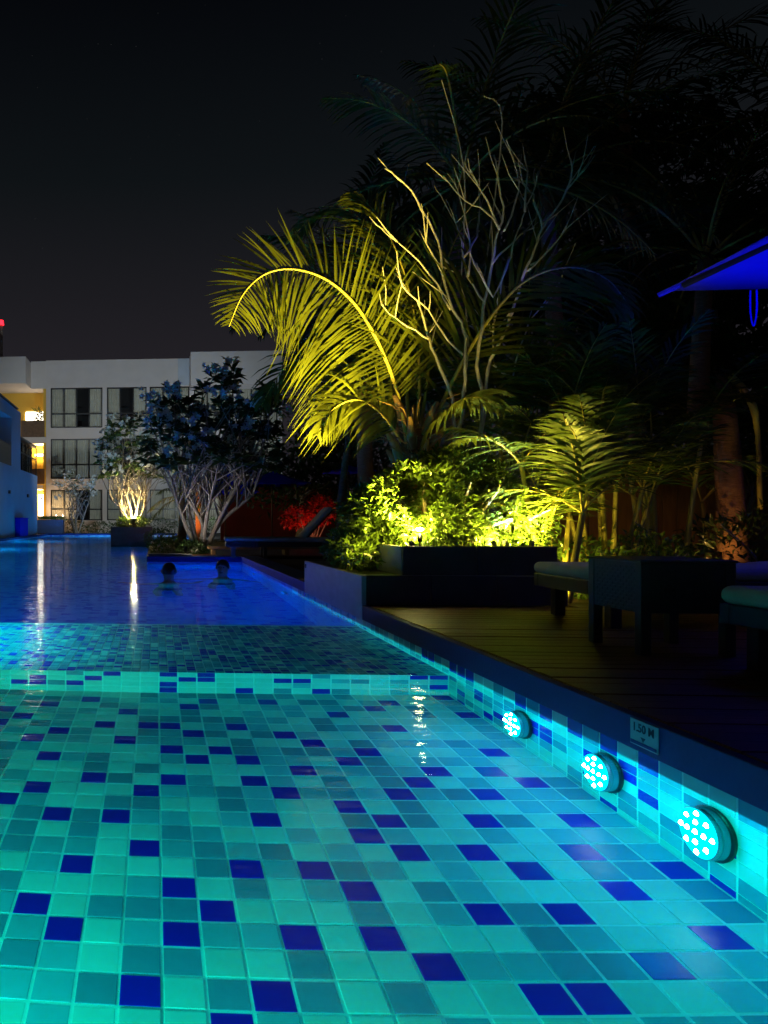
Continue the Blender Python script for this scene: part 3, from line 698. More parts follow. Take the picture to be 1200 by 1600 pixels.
for k, br in enumerate(BARE):
    dy0 = rb.uniform(-.05, .05); sl = rb.uniform(-.35, .45) if k not in (0, 3, 4) else 0
    big = k in (0, 3, 4, 12); pts = []
    for i, (x, y) in enumerate(br):
        f = i / (len(br) - 1); pts.append(at_y(560 + x / 3.267, 230 + y / 3.267, YBS + dy0 * 0 + sl * f) - bs)
    if big: pts = [Vector((pts[0].x * .3, 0, 0))] + pts
    path = smooth_path(pts, 3); nn = len(path); r0 = .017 if big else .0085
    path = [p + Vector((rb.gauss(0, .006), rb.gauss(0, .006), rb.gauss(0, .006))) * (i > 0) for i, p in enumerate(path)]
    MB().tube(path, [r0 * (1 - .72 * i / (nn - 1)) + .0012 for i in range(nn)], 6).build('branch', 'bare', bt, smooth=True)
    for tw in range(3 if not big else 5):
        i = rb.randrange(nn // 2, nn - 1); p = path[i]; d = (path[i + 1] - path[i]).normalized(); d = (d + Vector((rb.gauss(0, .6), rb.gauss(0, .5), rb.uniform(0, .5)))).normalized(); l_ = rb.uniform(.12, .34)
        MB().tube([p, p + d * l_ * .5 + Vector((0, 0, .012)), p + d * l_ + Vector((rb.gauss(0, .02), 0, .05))], [.005, .004, .0022], 5).build('twig', 'bare', bt)
for (a, b) in (((690, 125), (725, 265)), ((755, 150), (785, 190))):
    p, q = at_y(*a, YBS + .4) - bs, at_y(*b, YBS + .4) - bs; r_ = at_y(700 + (b[0] - 690) * .6, 430, YBS + .3) - bs
    MB().tube(smooth_path([r_, q, p], 4), [.007] * 5 + [.004] * 4, 5).build('branch', 'bare', bt)

# broken trunk, fence, ochre lamp on the right -------------------------
tb = Vector((at_y(1148, 860, 6.9).x, 6.9, G0)); tk = empty('palm_stump', tb, 0, 'brown broken palm trunk standing behind the near lounger', 'trunk')
tt = at_y(1128, 585, 6.9) - tb
MB().tube(smooth_path([Vector((0, 0, 0)), Vector((tt.x * .35, 0, tt.z * .45)), tt], 5), [.13, .125, .12, .115, .11, .105, .1, .095, .085, .07, .03], 10).build('trunk', 'palm_trunk', tk, smooth=True)
MB().tube(smooth_path([tt + Vector((.03, -.05, -.02)), tt + Vector((.2, -.1, -.35)), tt + Vector((.26, -.08, -1.2))], 4), [.03] * 5 + [.02] * 4, 6).build('hanging_stalk', 'rachis', tk, smooth=True)
fc = empty('timber_fence', (4.2, 8.3, G0), 0, 'dim upright board fence behind the arecas', 'fence')
rf_ = random.Random(9)
for k in range(44):
    h = 1.35 + rf_.uniform(-.04, .04); mb = MB(); mb.box((k * .152, 0, 0), (k * .152 + .14, .025, h)); mb.build('board', 'fence', fc)
mb = MB(); mb.box((0, .026, .4), (6.7, .07, .48)); mb.box((0, .026, 1.0), (6.7, .07, 1.08)); mb.build('rail', 'fence', fc)
spotlight((tb.x - .42, 6.5, G0), 0, 'warm spotlight on the ground lighting the broken trunk', (1, .5, .12), 9, (tb.x - .1, 7.6, 1.2), cone=110, es=6)

# ================================================================== DECK FURNITURE
def woven(parent, name, x0, x1, z0, z1, y, face, step_=.016):
    """a woven panel: backing plus raised flat strands; lies in local XZ at y (face=-1 looks to -Y) or in YZ when face is 'x'"""
    mb = MB(); n = int((z1 - z0) / step_); mcols = int((x1 - x0) / .02)
    if face == 'x': mb.box((y, x0, z0), (y + .012, x1, z1))
    else: mb.box((x0, y, z0), (x1, y + .012, z1))
    for i in range(n):
        za = z0 + i * step_ + .002; zb = za + step_ - .004
        for j in range(mcols):
            a = x0 + j * .02 + .001; b = a + .018; o_ = .003 if (i + j) % 2 else .0012
            if face == 'x': mb.box((y - o_, a, za), (y - .0004, b, zb))
            else: mb.box((a, y - o_, za), (b, y - .0004, zb))
    return tag(mb.build(name, 'wicker', parent))
st = empty('side_table', (2.14, 3.42, DECK), 0, 'black woven side table on the deck between two loungers', 'table')
tw_, td, th_ = .40, .40, .425
for x in (0, tw_ - .045):
    for y in (0, td - .045):
        mb = MB(); mb.box((x, y, 0), (x + .045, y + .045, th_ - .012)); mb.build('leg', 'wicker', st, bevel=.004)
woven(st, 'side_panel', .046, td - .046, .19, th_ - .013, .004, 'x'); woven(st, 'front_panel', .046, tw_ - .046, .19, th_ - .013, .004, -1)
mb = MB(); mb.box((tw_ - .016, .046, .19), (tw_ - .004, td - .046, th_ - .013)); mb.box((.046, td - .016, .19), (tw_ - .046, td - .004, th_ - .013)); mb.build('back_panel', 'wicker', st)
mb = MB(); mb.box((-.006, -.006, th_ - .012), (tw_ + .006, td + .006, th_)); mb.build('table_top', 'wicker', st, bevel=.004)

def cushion(parent, name, x0, x1, y0, y1, z0, z1, m='cushion', r=.035):
    mb = MB(); mb.box((x0, y0, z0), (x1, y1, z1)); o = mb.build(name, m, parent, bevel=r, seg=5)
    o.data.polygons.foreach_set('use_smooth', [True] * len(o.data.polygons)); return o
def lounger(loc, rz, label, group='loungers on the plank deck', L=1.95, W=.66, back=38):
    t = empty('sun_lounger', loc, rz, label, 'lounger', group)
    zf = .265
    for y in (0, W - .05): 
        mb = MB(); mb.box((0.0, y, zf - .08), (L, y + .05, zf)); mb.build('side_rail', 'wicker', t, bevel=.004)
    mb = MB(); mb.box((0, .051, zf - .08), (.05, W - .051, zf)); mb.build('foot_rail', 'wicker', t, bevel=.004)
    for x in (.10, L - .30):
        for y in (.006, W - .066):
            mb = MB(); mb.box((x, y, 0), (x + .06, y + .06, zf - .081)); mb.build('leg', 'wicker', t, bevel=.003)
    for k in range(9):
        mb = MB(); x = .08 + k * .13; mb.box((x, .051, zf - .03), (x + .09, W - .051, zf - .004)); mb.build('slat', 'wicker', t)
    cushion(t, 'seat_cushion', -.02, 1.22, .015, W - .015, zf + .002, zf + .075)
    bk = empty('backrest', (1.23, 0, zf + .004)); bk.parent = t; bk.rotation_euler.y = R(-back)
    mb = MB(); mb.box((0, .03, -.02), (.72, W - .03, -.001)); mb.build('back_frame', 'wicker', bk)
    cushion(bk, 'back_cushion', 0, .72, .015, W - .015, .001, .072)
    return t
lounger((2.28, 2.50, DECK), 0, 'black lounger with a cream cushion nearest the camera, cut by the right edge')
lounger((2.42, 4.28, DECK), R(-1), 'black lounger with a cream cushion between the side table and the planter', back=4)

# ------------------------------------------------------------------ parasols
def parasol(center, half, zedge, rise, label, pole=True, strap=None, group='blue parasols', m='umbrella', rz=0, rr_=.014):
    cx, cy_, z0 = center; t = empty('parasol', center, rz, label, 'parasol', group)
    zc = zedge - z0; ap = Vector((0, 0, zc + rise)); cs = [Vector((sx * half, sy * half, zc)) for sx, sy in ((-1, -1), (1, -1), (1, 1), (-1, 1))]
    for k in range(4):
        a, b = cs[k], cs[(k + 1) % 4]; mb = MB(); N = 8
        vs_ = []; fs = []
        for i in range(N + 1):
            for j in range(N + 1):
                u = i / N; v = j / N; e = a.lerp(b, v); p = e.lerp(ap, u); sag = -.035 * math.sin(math.pi * v) * (1 - u) * 1.2 - .02 * math.sin(math.pi * u)
                vs_.append(p + Vector((0, 0, sag + (.018 * math.sin(math.pi * v) * 0))))
        for i in range(N):
            for j in range(N): q = i * (N + 1) + j; fs.append((q, q + 1, q + N + 2, q + N + 1))
        mb.add(vs_, fs); o = mb.build('canopy_panel', m, t, smooth=True)
        so = o.modifiers.new('s', 'SOLIDIFY'); so.thickness = .003; so.offset = 1
    hub = Vector((0, 0, zc + rise - .10))
    for k in range(4):
        c = cs[k] * 1.0; c.z = zc - .014; d_ = (ap - cs[k])
        MB().tube([c + d_ * .06 - Vector((0, 0, .012)), c + d_ * .97 - Vector((0, 0, .02))], rr_, 6).build('rib', 'black', t)
        MB().tube([c + d_ * -.012, c + d_ * .07], .018, 6).build('corner_pocket', m, t)
        MB().tube([c + d_ * .45 - Vector((0, 0, .03)), Vector((0, 0, zc + rise * .25))], .010, 5).build('strut', 'black', t)
    if pole:
        MB().tube([(0, 0, 0), (0, 0, zc + rise + .06)], .024, 10).build('pole', 'umb_pole', t, smooth=True)
        MB().tube([(0, 0, 0), (0, 0, .05), (0, 0, .06), (0, 0, .22)], [.26, .26, .05, .04], 16).build('base', 'black', t)
        MB().tube([(0, 0, zc + rise + .0), (0, 0, zc + rise + .12)], [.05, .012], 10).build('finial', 'umb_pole', t)
    if strap:
        sx, sy = strap; w_ = .015; l_ = .24; pts = [(sx - w_, sy, zc - .03), (sx - w_, sy, zc - .03 - l_ * .6), (sx, sy - .005, zc - .03 - l_), (sx + w_, sy - .01, zc - .03 - l_ * .6), (sx + w_, sy - .01, zc - .03)]
        mb = MB(); pp = smooth_path(pts, 3); n_ = len(pp)
        vs_ = [];  
        for p in pp: vs_ += [p + Vector((-.005, 0, 0)), p + Vector((.005, 0, 0)), p + Vector((.005, -.003, 0)), p + Vector((-.005, -.003, 0))]
        mb.add(vs_, [(4 * i + a, 4 * i + (a + 1) % 4, 4 * i + 4 + (a + 1) % 4, 4 * i + 4 + a) for i in range(n_ - 1) for a in range(4)]); mb.build('tie_strap', m, t)
    return t
ca = at_z(1035, 455, 2.3); hf = 1.35
sp = at_y(1165, 450, ca.y - .02)
th9 = R(-9); c9, s9 = math.cos(th9), math.sin(th9)
parasol((ca.x + c9 * hf + s9 * hf, ca.y + s9 * hf - c9 * hf, DECK), hf, 2.3, .56, 'large blue square parasol over the loungers at the right edge', strap=(-hf + (sp.x - ca.x) * 1.01, hf), rz=th9, rr_=.021)
spotlight((4.6, 1.0, DECK), 0, 'blue spotlight on the deck outside the view aimed up at the large parasol', (0, .02, 1), 900, (4.4, 4.0, 2.5), cone=42, es=3)  # unseen lamp added to light the canopy blue from below
q = at_y(545, 737, 20.0); parasol((q.x, 20.0, G0), .55, q.z, .17, 'small blue parasol just left of the hedge top')
q = at_y(425, 757, 23.5); parasol((q.x, 23.5, G0), .98, q.z, .42, 'blue parasol beyond the dark plumeria and the terrace loungers')
q = at_y(352, 770, 24.5); parasol((q.x, 24.5, G0), .95, q.z, .75, 'dark blue parasol hidden behind the plumeria trunks')

# terrace loungers
for k, (x, y, lb) in enumerate(((372, 872, 'dim wooden lounger with raised back on the terrace, left of the pair'), (425, 874, 'dim wooden lounger with raised back on the terrace, right of the pair'))):
    p = at_z(x, y, DECK); t = lounger((p.x - .2, p.y + .25 * k, DECK), R(-4), lb, group='loungers on the far terrace', back=48, L=2.0)
p = at_z(345, 879, DECK)
bd = empty('timber_bench', (p.x, 13.35, DECK), 0, 'low timber bench lit gold at the edge of the far terrace', 'bench')
mb = MB(); mb.box((0, 0, .10), (1.5, .42, .15)); mb.build('seat', 'fence', bd, bevel=.004)
for x in (.06, 1.36):
    mb = MB(); mb.box((x, .04, 0), (x + .07, .38, .10)); mb.build('leg', 'fence', bd)
spotlight((p.x - .42, 13.2, DECK), 0, 'tiny white terrace light at the foot of the dark plumeria', (1, .86, .66), 9, (p.x - .1, 14.3, 2.5), cone=125, fill=7, es=220, s=.9, post=.08)

# ================================================================== FRANGIPANI
def plumeria(name, base, limbs, tips, spread, hgt, zlo, label, seed, nl=11, L=.26, W=.085, fl=.4, r0=.075, cx=0, cyy=0, tw=.6):
    rr = random.Random(seed); B = Vector(base); t = empty(name, B, 0, label, 'tree')
    ends = []; mbl = MB(); fl_ = MB()
    for k in range(limbs):
        a = 2 * math.pi * k / limbs + rr.uniform(-.3, .3); rad = spread * rr.uniform(.25, .55)
        e = Vector((cx * .5 + math.cos(a) * rad, cyy + math.sin(a) * rad * .8, zlo * rr.uniform(.75, 1.15)))
        s0 = Vector((math.cos(a) * r0 * .9, math.sin(a) * r0 * .9, 0)); mid = s0.lerp(e, .45) + Vector((rr.gauss(0, .08), rr.gauss(0, .08), .08))
        pth = smooth_path([s0, mid, e], 4); MB().tube(pth, [r0 * .62 * (1 - .5 * i / 8) for i in range(9)], 7).build('limb', 'bark', t, smooth=True); ends.append((pth, r0 * .24))
    for k in range(tips):
        pth_, r_ = ends[k % limbs]; ie = rr.randrange(4, len(pth_)); e = pth_[ie]; d0 = (pth_[ie] - pth_[ie - 1]).normalized(); a = rr.uniform(0, 6.283); u = rr.random() ** .5
        q = Vector((cx + math.cos(a) * spread * u, cyy + math.sin(a) * spread * u * .85, zlo + (hgt - zlo) * (rr.uniform(.15, 1) * (1 - .35 * u * u))))
        q = q.lerp(Vector((e.x, e.y, q.z)), .25)
        m_ = e.lerp(q, .5) + d0 * .15 + Vector((0, 0, -.06))
        MB().tube(smooth_path([e, m_, q], 3), [r_ * (1 - .1 * i) for i in range(7)], 5).build('branch', 'bark', t, smooth=True)
        up = (q - m_).normalized()
        for j in range(nl):
            a2 = j * 2.4 + rr.uniform(-.2, .2); hd = Vector((math.cos(a2), math.sin(a2), 0)); d = (hd * .9 + up * rr.uniform(.1, .7) + Vector((0, 0, -.05))).normalized()
            s = rr.uniform(.7, 1.15); leaf_at(mbl, q + up * rr.uniform(-.08, .08), d + Vector((0, 0, rr.uniform(-.5, .5))), Vector((rr.gauss(0, .5), rr.gauss(-.4, .5), .8)), L * s, W * s, rr, fold=.12)
        if rr.random() < fl:
            for j in range(10):
                c = q + up * .16 + Vector((rr.gauss(0, .10), rr.gauss(-.06, .09), rr.gauss(.03, .08)))
                ax = Vector((rr.gauss(-.2, .5), rr.gauss(-.9, .5), rr.gauss(.4, .5))).normalized(); u1 = ax.orthogonal().normalized(); u2 = ax.cross(u1)
                for h in range(5):
                    a3 = h * 1.2566; leaf_at(fl_, c, u1 * math.cos(a3) + u2 * math.sin(a3) + ax * .35, ax, .075, .055, rr)
    tag(mbl.build('crown', 'plum_leaf', t), kind='stuff')
    if fl_.v: tag(fl_.build('blossom', 'plum_flower', t), kind='stuff')
    return t
# island planter
i0 = at_z(173, 852, 0); i1 = at_z(238, 852, 0); zt = .58
isl = empty('island_planter', (i0.x, i0.y, 0), 0, 'square dark planter standing in the pool with an uplit frangipani', 'planter')
W_ = i1.x - i0.x
for a, b, nm in (((0, 0, -1.4), (W_, .06, zt), 'front_wall'), ((0, 1.24, -1.4), (W_, 1.3, zt), 'back_wall'), ((0, .061, -1.4), (.06, 1.239, zt - .003), 'side_wall'), ((W_ - .06, .061, -1.4), (W_, 1.239, zt - .003), 'side_wall')):
    mb = MB(); mb.box(a, b); mb.build(nm, 'slab', isl)
mb = MB(); mb.box((.062, .062, .3), (W_ - .062, 1.238, .52)); mb.build('soil', 'soil', isl)
plumeria('frangipani_tree', (i0.x + W_ * .5, i0.y + .6, .52), 7, 84, 1.5, 3.75, 1.3, 'flowering frangipani on the island planter, lit from below', 41, L=.28, W=.12, fl=.6, r0=.07, nl=12)
shrub('island_shrub', [(i0.x + W_ / 2, i0.y + .5, .72, .58, .42, .2)], 900, .11, .045, 'hedge_leaf', 'low shrub glowing yellow on the island planter', 'shrub', (i0.x + W_ / 2, i0.y + .6, .52), 42, stems=6)
spotlight((i0.x + W_ * .55, i0.y + .22, .52), 0, 'bright spotlight glaring at the front of the island planter', (1, .74, .26), 170, (i0.x + W_ * .5, i0.y + .9, 3.5), cone=130, fill=110, es=420, s=2.4, post=.14, radius=.08)
spotlight((XL - .15, 16.5, DECK - .01), 0, 'cool floodlight outside the view aimed across the pool at the frangipani crowns', (.72, .95, 1), 800, (-.5, 21.5, 3.3), cone=40, es=2, s=1.4, radius=.08)  # unseen lamp added so the leaves and blossom show up
# big dark frangipani on the terrace
p = at_z(332, 876, DECK)
plumeria('frangipani_tree', (p.x, 14.2, DECK), 8, 130, 1.8, 3.5, 1.35, 'wide dark frangipani on the terrace with many grey trunks', 43, L=.28, W=.12, fl=.24, r0=.085, cx=.30, nl=13)
q = at_y(120, 825, 38.9); plumeria('frangipani_tree', (q.x, 38.9, G0), 6, 34, 1.55, 3.3, 1.6, 'small pale frangipani in front of the hotel windows', 44, L=.24, W=.07, fl=.8, r0=.08, nl=6)
# small palm on the bank
q = gpx(284, 21.5); crown_palm('small_palm', (q[0], 21.5, DECK - .06), 1.35, (.05, 0), 13, 1.5, 'small palm with an orange-lit trunk beside the island planter', 71, leafm='palm_leaf', nleaf=22, ll=.42, lw=.045)
q = at_y(306, 830, 23); o = empty('garden_post', (q.x, 23, G0), 0, 'slim orange post behind the dark frangipani', 'post')
mb = MB(); mb.box((0, 0, 0), (.16, .16, 1.95)); mb.build('shaft', 'terracotta', o, bevel=.01); mb = MB(); mb.box((-.03, -.03, 1.95), (.19, .19, 2.0)); mb.build('cap', 'terracotta', o, bevel=.005)
spotlight((q.x + .1, 22.2, G0), 0, 'warm spotlight lighting the orange post and small palm', (1, .45, .12), 60, (q.x - .5, 22.6, 1.2), cone=140, es=4)
# bank planting
for k, (x, Y, s, lb) in enumerate(((262, 14.5, .28, 'dark low shrub on the bank corner by the swimmers'), (300, 13.9, .22, 'dark low shrub left of the frangipani trunks'), (250, 20.5, .35, 'dim low shrub beside the small palm'))):
    g = gpx(x, Y); shrub('bank_shrub', [(g[0], Y, G0 + s * .6, s * 1.5, s, s * .8)], 500, .09, .04, 'dark_leaf', lb, 'shrub', g, 80 + k, stems=4)
# dark stone bank in front of it
mb = MB(); mb.box((XN + .02, YA + .05, .1502), (.62, 13.2, .18)); tag(mb.build('bank_kerb', 'slab', bevel=.005), kind='structure', label='dark stone kerb at the bank corner')

# red wall and bougainvillea
q0 = at_y(345, 830, 27); q1 = at_y(545, 830, 27)
rw = empty('garden_wall', (q0.x, 27, G0), 0, 'dark red rendered wall behind the terrace', 'wall')
mb = MB(); mb.box((0, 0, 0), (q1.x - q0.x, .2, 1.95)); mb.build('face', 'red_wall', rw); mb = MB(); mb.box((-.04, -.04, 1.95), (q1.x - q0.x + .04, .24, 2.02)); mb.build('capping', 'red_wall', rw)
bg_ = at_y(482, 800, 20.5)
shrub('bougainvillea', [(bg_.x - .35, 20.5, .85, .45, .35, .35), (bg_.x + .35, 20.6, 1.05, .5, .35, .45)], 700, .12, .08, 'red_leaf', 'red-leaved bush lit red in front of the garden wall', 'shrub', (bg_.x, 20.5, G0), 51, stems=8, shell=.3)
spotlight((bg_.x, 19.6, G0), 0, 'small red-tinted spotlight below the red bush', (1, .25, .12), 24, (bg_.x, 20.9, 1.1), cone=120, es=3)
# slim trunk left of the hedge
q = at_y(531, 800, 9.6); tr = empty('slim_tree', (q.x, 9.6, G0), 0, 'slim ochre trunk rising left of the hedge into dark leaves', 'tree')
MB().tube(smooth_path([(0, 0, 0), (.02, 0, 1.0), (.12, 0, 1.9), (.05, 0, 2.9)], 4), [.055 - .002 * i for i in range(13)], 8).build('trunk', 'palm_trunk', tr, smooth=True)
mb = MB(); r5 = random.Random(55)
for k in range(900):
    c = Vector((.05 + r5.uniform(-1, 1) * r5.uniform(.2, .8), r5.uniform(-.6, .6), 2.9 + r5.uniform(-.6, .5) * r5.uniform(.3, 1))); leaf_at(mb, c, Vector((r5.gauss(0, 1), r5.gauss(0, 1), r5.gauss(-.2, .6))), Vector((0, 0, 1)), .16, .06, r5)
tag(mb.build('crown', 'dark_leaf', tr), kind='stuff')

# dark broadleaf trees closing the view on the right
def cg(rr, s): return max(-1.5 * s, min(1.5 * s, rr.gauss(0, s)))
def broadleaf(x, Y, h, rx, rz_, n, label, seed, leaf=.27):
    rr = random.Random(seed); b = Vector(gpx(x, Y)); t = empty('dark_tree', b, 0, label, 'tree', 'dark trees at the back of the garden')
    MB().tube(smooth_path([(0, 0, 0), (.1, 0, h * .4), (0, .1, h * .75)], 4), [.2 - .012 * i for i in range(9)], 8).build('trunk', 'bark', t, smooth=True)
    cl = []
    for k in range(26):
        a = rr.uniform(0, 6.28); u = rr.random() ** .5; c = Vector((math.cos(a) * rx * u, math.sin(a) * rx * .6 * u, h + rr.uniform(-1, 1) * rz_ * math.sqrt(max(0, 1 - u * u)))); cl.append(c)
        if k < 7: MB().tube([Vector((0, .05, h * .55)), Vector((0, .05, h * .55)).lerp(c, .5) + Vector((0, 0, .2)), c], [.08, .05, .02], 5).build('limb', 'bark', t)
    mb = MB()
    for k in range(n):
        c = rr.choice(cl); p = c + Vector((cg(rr, .5), cg(rr, .45), cg(rr, .4))); leaf_at(mb, p, Vector((rr.gauss(0, 1), rr.gauss(0, 1), rr.gauss(-.2, .7))), Vector((rr.gauss(0, .4), rr.gauss(0, .4), 1)), leaf * rr.uniform(.7, 1.3), leaf * .42, rr)
    tag(mb.build('crown', 'dark_leaf', t), kind='stuff')
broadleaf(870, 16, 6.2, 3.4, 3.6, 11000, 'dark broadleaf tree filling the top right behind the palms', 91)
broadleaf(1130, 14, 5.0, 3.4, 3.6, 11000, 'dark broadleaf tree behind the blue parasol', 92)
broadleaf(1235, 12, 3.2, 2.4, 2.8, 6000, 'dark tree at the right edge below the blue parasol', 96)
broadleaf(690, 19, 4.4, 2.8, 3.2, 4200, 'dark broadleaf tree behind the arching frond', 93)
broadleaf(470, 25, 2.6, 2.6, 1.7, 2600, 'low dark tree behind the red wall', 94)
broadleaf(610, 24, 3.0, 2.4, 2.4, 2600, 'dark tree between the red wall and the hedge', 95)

# ================================================================== HOTEL
YH = 44.0
def fx(x): return at_y(x, PY, YH).x
def fz(y): return at_y(164, y, YH).z
hb = empty('hotel_building', (0, YH, 0), 0, 'pale three-storey hotel with dark framed curtained windows beyond the pool', 'building')
def hbox(name, m, boxes, parent=hb, **k):
    mb = MB()
    for a, b in boxes: mb.box((a[0], a[1] - YH, a[2]), (b[0], b[1] - YH, b[2]))
    return mb.build(name, m, parent, **k)
cols = [(79, 160), (167, 229), (234, 296), (303, 365), (372, 434)]; rws = [(605, 668), (685, 748), (765, 813)]
xl, xr = fx(72), fx(441)
zb = [fz(562), fz(605), fz(668), fz(685), fz(748), fz(765), fz(813), G0]
TH = .32
bands = [(zb[1], zb[0]), (zb[3], zb[2]), (zb[5], zb[4]), (zb[7], zb[6])]
hbox('wall', 'facade', [((xl, YH, a), (xr, YH + TH, b)) for a, b in bands])
edges = [72] + [c for p in cols for c in p] + [441]
for (za, zbb) in ((zb[2], zb[1]), (zb[4], zb[3]), (zb[6], zb[5])):
    for k in range(0, len(edges), 2): hbox('pier', 'facade', [((fx(edges[k]), YH + .0, za), (fx(edges[k + 1]), YH + TH, zbb))])
hbox('room_back', 'room', [((xl, YH + 1.6, G0), (xr, YH + 1.7, zb[0]))]); hbox('floor_slab', 'room', [((xl, YH + TH, z), (xr, YH + 1.6, z + .12)) for z in (zb[3] + .05, zb[5] + .05, zb[0] - .2)])
rw_ = random.Random(33)
for ri, (ya, yb) in enumerate(rws):
    for ci, (xa, xb) in enumerate(cols):
        x0, x1, z0, z1 = fx(xa), fx(xb), fz(yb), fz(ya); n_ = 4 if ci == 0 else 3; yy = YH + .10 - YH; fwid = .07
        mb = MB(); mb.box((x0, yy, z0), (x1, yy + .08, z0 + fwid)); mb.box((x0, yy, z1 - fwid), (x1, yy + .08, z1))
        zt_ = z0 + (z1 - z0) * .34
        for k in range(n_ + 1):
            xx = x0 + (x1 - x0 - fwid) * k / n_; mb.box((xx, yy + .002, z0 + fwid), (xx + fwid, yy + .078, z1 - fwid))
        for k in range(n_):
            a = x0 + (x1 - x0 - fwid) * k / n_ + fwid; b = x0 + (x1 - x0 - fwid) * (k + 1) / n_; mb.box((a, yy + .004, zt_), (b, yy + .076, zt_ + .07))
        wn = mb.build('window', 'frame', hb)
        for k in range(n_):
            a = x0 + (x1 - x0 - fwid) * k / n_ + fwid; b = x0 + (x1 - x0 - fwid) * (k + 1) / n_
            mb = MB(); mb.box((a, yy + .03, z0 + fwid), (b, yy + .036, z1 - fwid)); mb.build('pane', 'glass', wn)
            if (ri, ci, k) in ((0, 0, 2), (0, 1, 1), (1, 1, 1), (2, 0, 2)): continue
            mb = MB(); m_ = 18; vs_ = []
            for i in range(m_ + 1):
                xx = a - .03 + (b - a + .06) * i / m_; dy = .30 + .035 * math.sin(i * 1.9 + k) + .01 * rw_.random(); vs_ += [(xx, dy, z0 + .02), (xx, dy, z1 - .02)]
            mb.add(vs_, [(2 * i, 2 * i + 2, 2 * i + 3, 2 * i + 1) for i in range(m_)]); mb.build('curtain', 'curtain', wn, smooth=True)
# projecting bay on the right of the roofline, with a cooler return
xa, xb = at_y(298, PY, 42.4).x, at_y(441, PY, 42.4).x
hbox('upper_bay', 'facade', [((xa, 42.4, at_y(164, 603, 42.4).z), (xb, YH - .002, at_y(164, 552, 42.4).z))])
hbox('recess_panel', 'facade_cool', [((fx(278), YH - .06, zb[1] + .05), (fx(296), YH - .002, zb[0] - .02))])
# stair tower on the left, open and lit
sx0, sx1 = fx(-60), fx(72) - .002
hbox('stair_back_wall', 'ochre_wall', [((sx0, YH + 1.5, G0), (sx1 - .002, YH + 1.7, fz(596)))])
hbox('stair_side_wall', 'ochre_wall', [((sx1 - .18, YH + .05, G0), (sx1, YH + 1.498, fz(606)))])
ya_ = 42.2
def ax(x): return at_y(x, PY, ya_).x
def az(y): return at_y(164, y, ya_).z
hbox('upper_parapet', 'facade', [((ax(-90), ya_, az(597)), (ax(40), YH + 1.7, az(555)))])
hbox('upper_ceiling', 'facade', [((ax(40), YH + .0, fz(606)), (sx1, YH + 1.7, fz(563)))])
for nm, ya, yb in (('stair_slab', 683, 692), ('stair_slab', 757, 764)):
    hbox(nm, 'facade', [((sx0, YH + .1, fz(yb)), (sx1 - .182, YH + 1.498, fz(ya)))])
hbox('balcony_front', 'timber_panel', [((fx(33), YH - .02, fz(682)), (fx(69.5), YH + .06, fz(656)))])
hbox('balcony_front', 'timber_panel', [((fx(50), YH - .02, fz(756)), (fx(69.5), YH + .06, fz(732)))])
hbox('stair_parapet', 'facade', [((fx(20), YH - .02, fz(691)), (fx(72) - .01, YH + .09, fz(682.2)))])
M['lit_panel'] = glow('lit frosted glass', (1, .90, .74), 9); M['lit_strip'] = glow('lit strip', (1, .95, .85), 3.0)
hbox('lit_doorway', 'lit_panel', [((fx(59), YH + .2, fz(806)), (fx(72.5) - .2, YH + .26, fz(772)))])
hbox('door_lamp', 'black', [((fx(63), YH + .17, fz(781)), (fx(65.5), YH + .199, fz(777)))])
hbox('lit_window', 'lit_panel', [((fx(34), YH + 1.44, fz(655)), (fx(70), YH + 1.498, fz(637)))])
hbox('lit_strip', 'lit_strip', [((fx(50), YH + 1.0, fz(710)), (fx(69), YH + 1.06, fz(706)))])
for nm, x, y, wt in (('ceiling_lamp', 33, 600, 420), ('ceiling_lamp', 64, 694, 200), ('ceiling_lamp', 62, 766, 160)):
    q = at_y(x, y, YH + .75); o = MB(); o.tube([(q.x, .75, q.z + .08), (q.x, .75, q.z + .03)], .12, 10).build(nm, 'lit_strip', hb)
    lamp('stair_lamp', 'POINT', (q.x, .75, q.z - .15), (1, .70, .26), wt, hb, radius=.08)
# potted plant on the balcony rail
q = at_y(61, 656, YH + .3); shrub('balcony_plant', [(q.x, YH + .3, q.z + .28, .2, .2, .35)], 120, .4, .07, 'palm_leaf', 'spiky potted plant in the lit upper stair opening', 'plant', (q.x, YH + .3, q.z - .18), 61, stems=3)
# mast with red light
q = at_y(2, 508, 47); ms = empty('signal_mast', (q.x, 47, fz(563)), 0, 'mast with a red light above the hotel roof', 'mast')
MB().tube([(0, 0, 0), (0, 0, q.z - fz(563))], .10, 8).build('pole', 'bark', ms); M['red_lamp'] = glow('red beacon', (1, .01, .02), 6)
MB().tube([(0, 0, q.z - fz(563)), (0, 0, q.z - fz(563) + .30)], [.17, .13], 10).build('beacon', 'red_lamp', ms)

# near wing on the left ------------------------------------------------
XG = -5.86
wg = empty('hotel_wing', (XG, 36, 0), 0, 'two-storey hotel wing washed blue by the pool at the left edge', 'building')
def wbox(name, m, boxes, **k):
    mb = MB()
    for a, b in boxes: mb.box((a[0] - XG, a[1] - 36, a[2]), (b[0] - XG, b[1] - 36, b[2]))
    return mb.build(name, m, wg, **k)
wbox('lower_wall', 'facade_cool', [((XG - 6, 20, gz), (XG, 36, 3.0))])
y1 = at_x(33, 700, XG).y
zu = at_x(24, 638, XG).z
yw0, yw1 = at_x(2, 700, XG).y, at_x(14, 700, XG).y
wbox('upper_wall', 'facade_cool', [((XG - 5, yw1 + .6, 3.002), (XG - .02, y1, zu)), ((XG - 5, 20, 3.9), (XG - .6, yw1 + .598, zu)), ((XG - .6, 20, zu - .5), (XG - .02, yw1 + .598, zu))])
wbox('roof', 'frame', [((XG - 5.2, 20, zu + .002), (XG + .08, y1 - 1.0, zu + .05))])
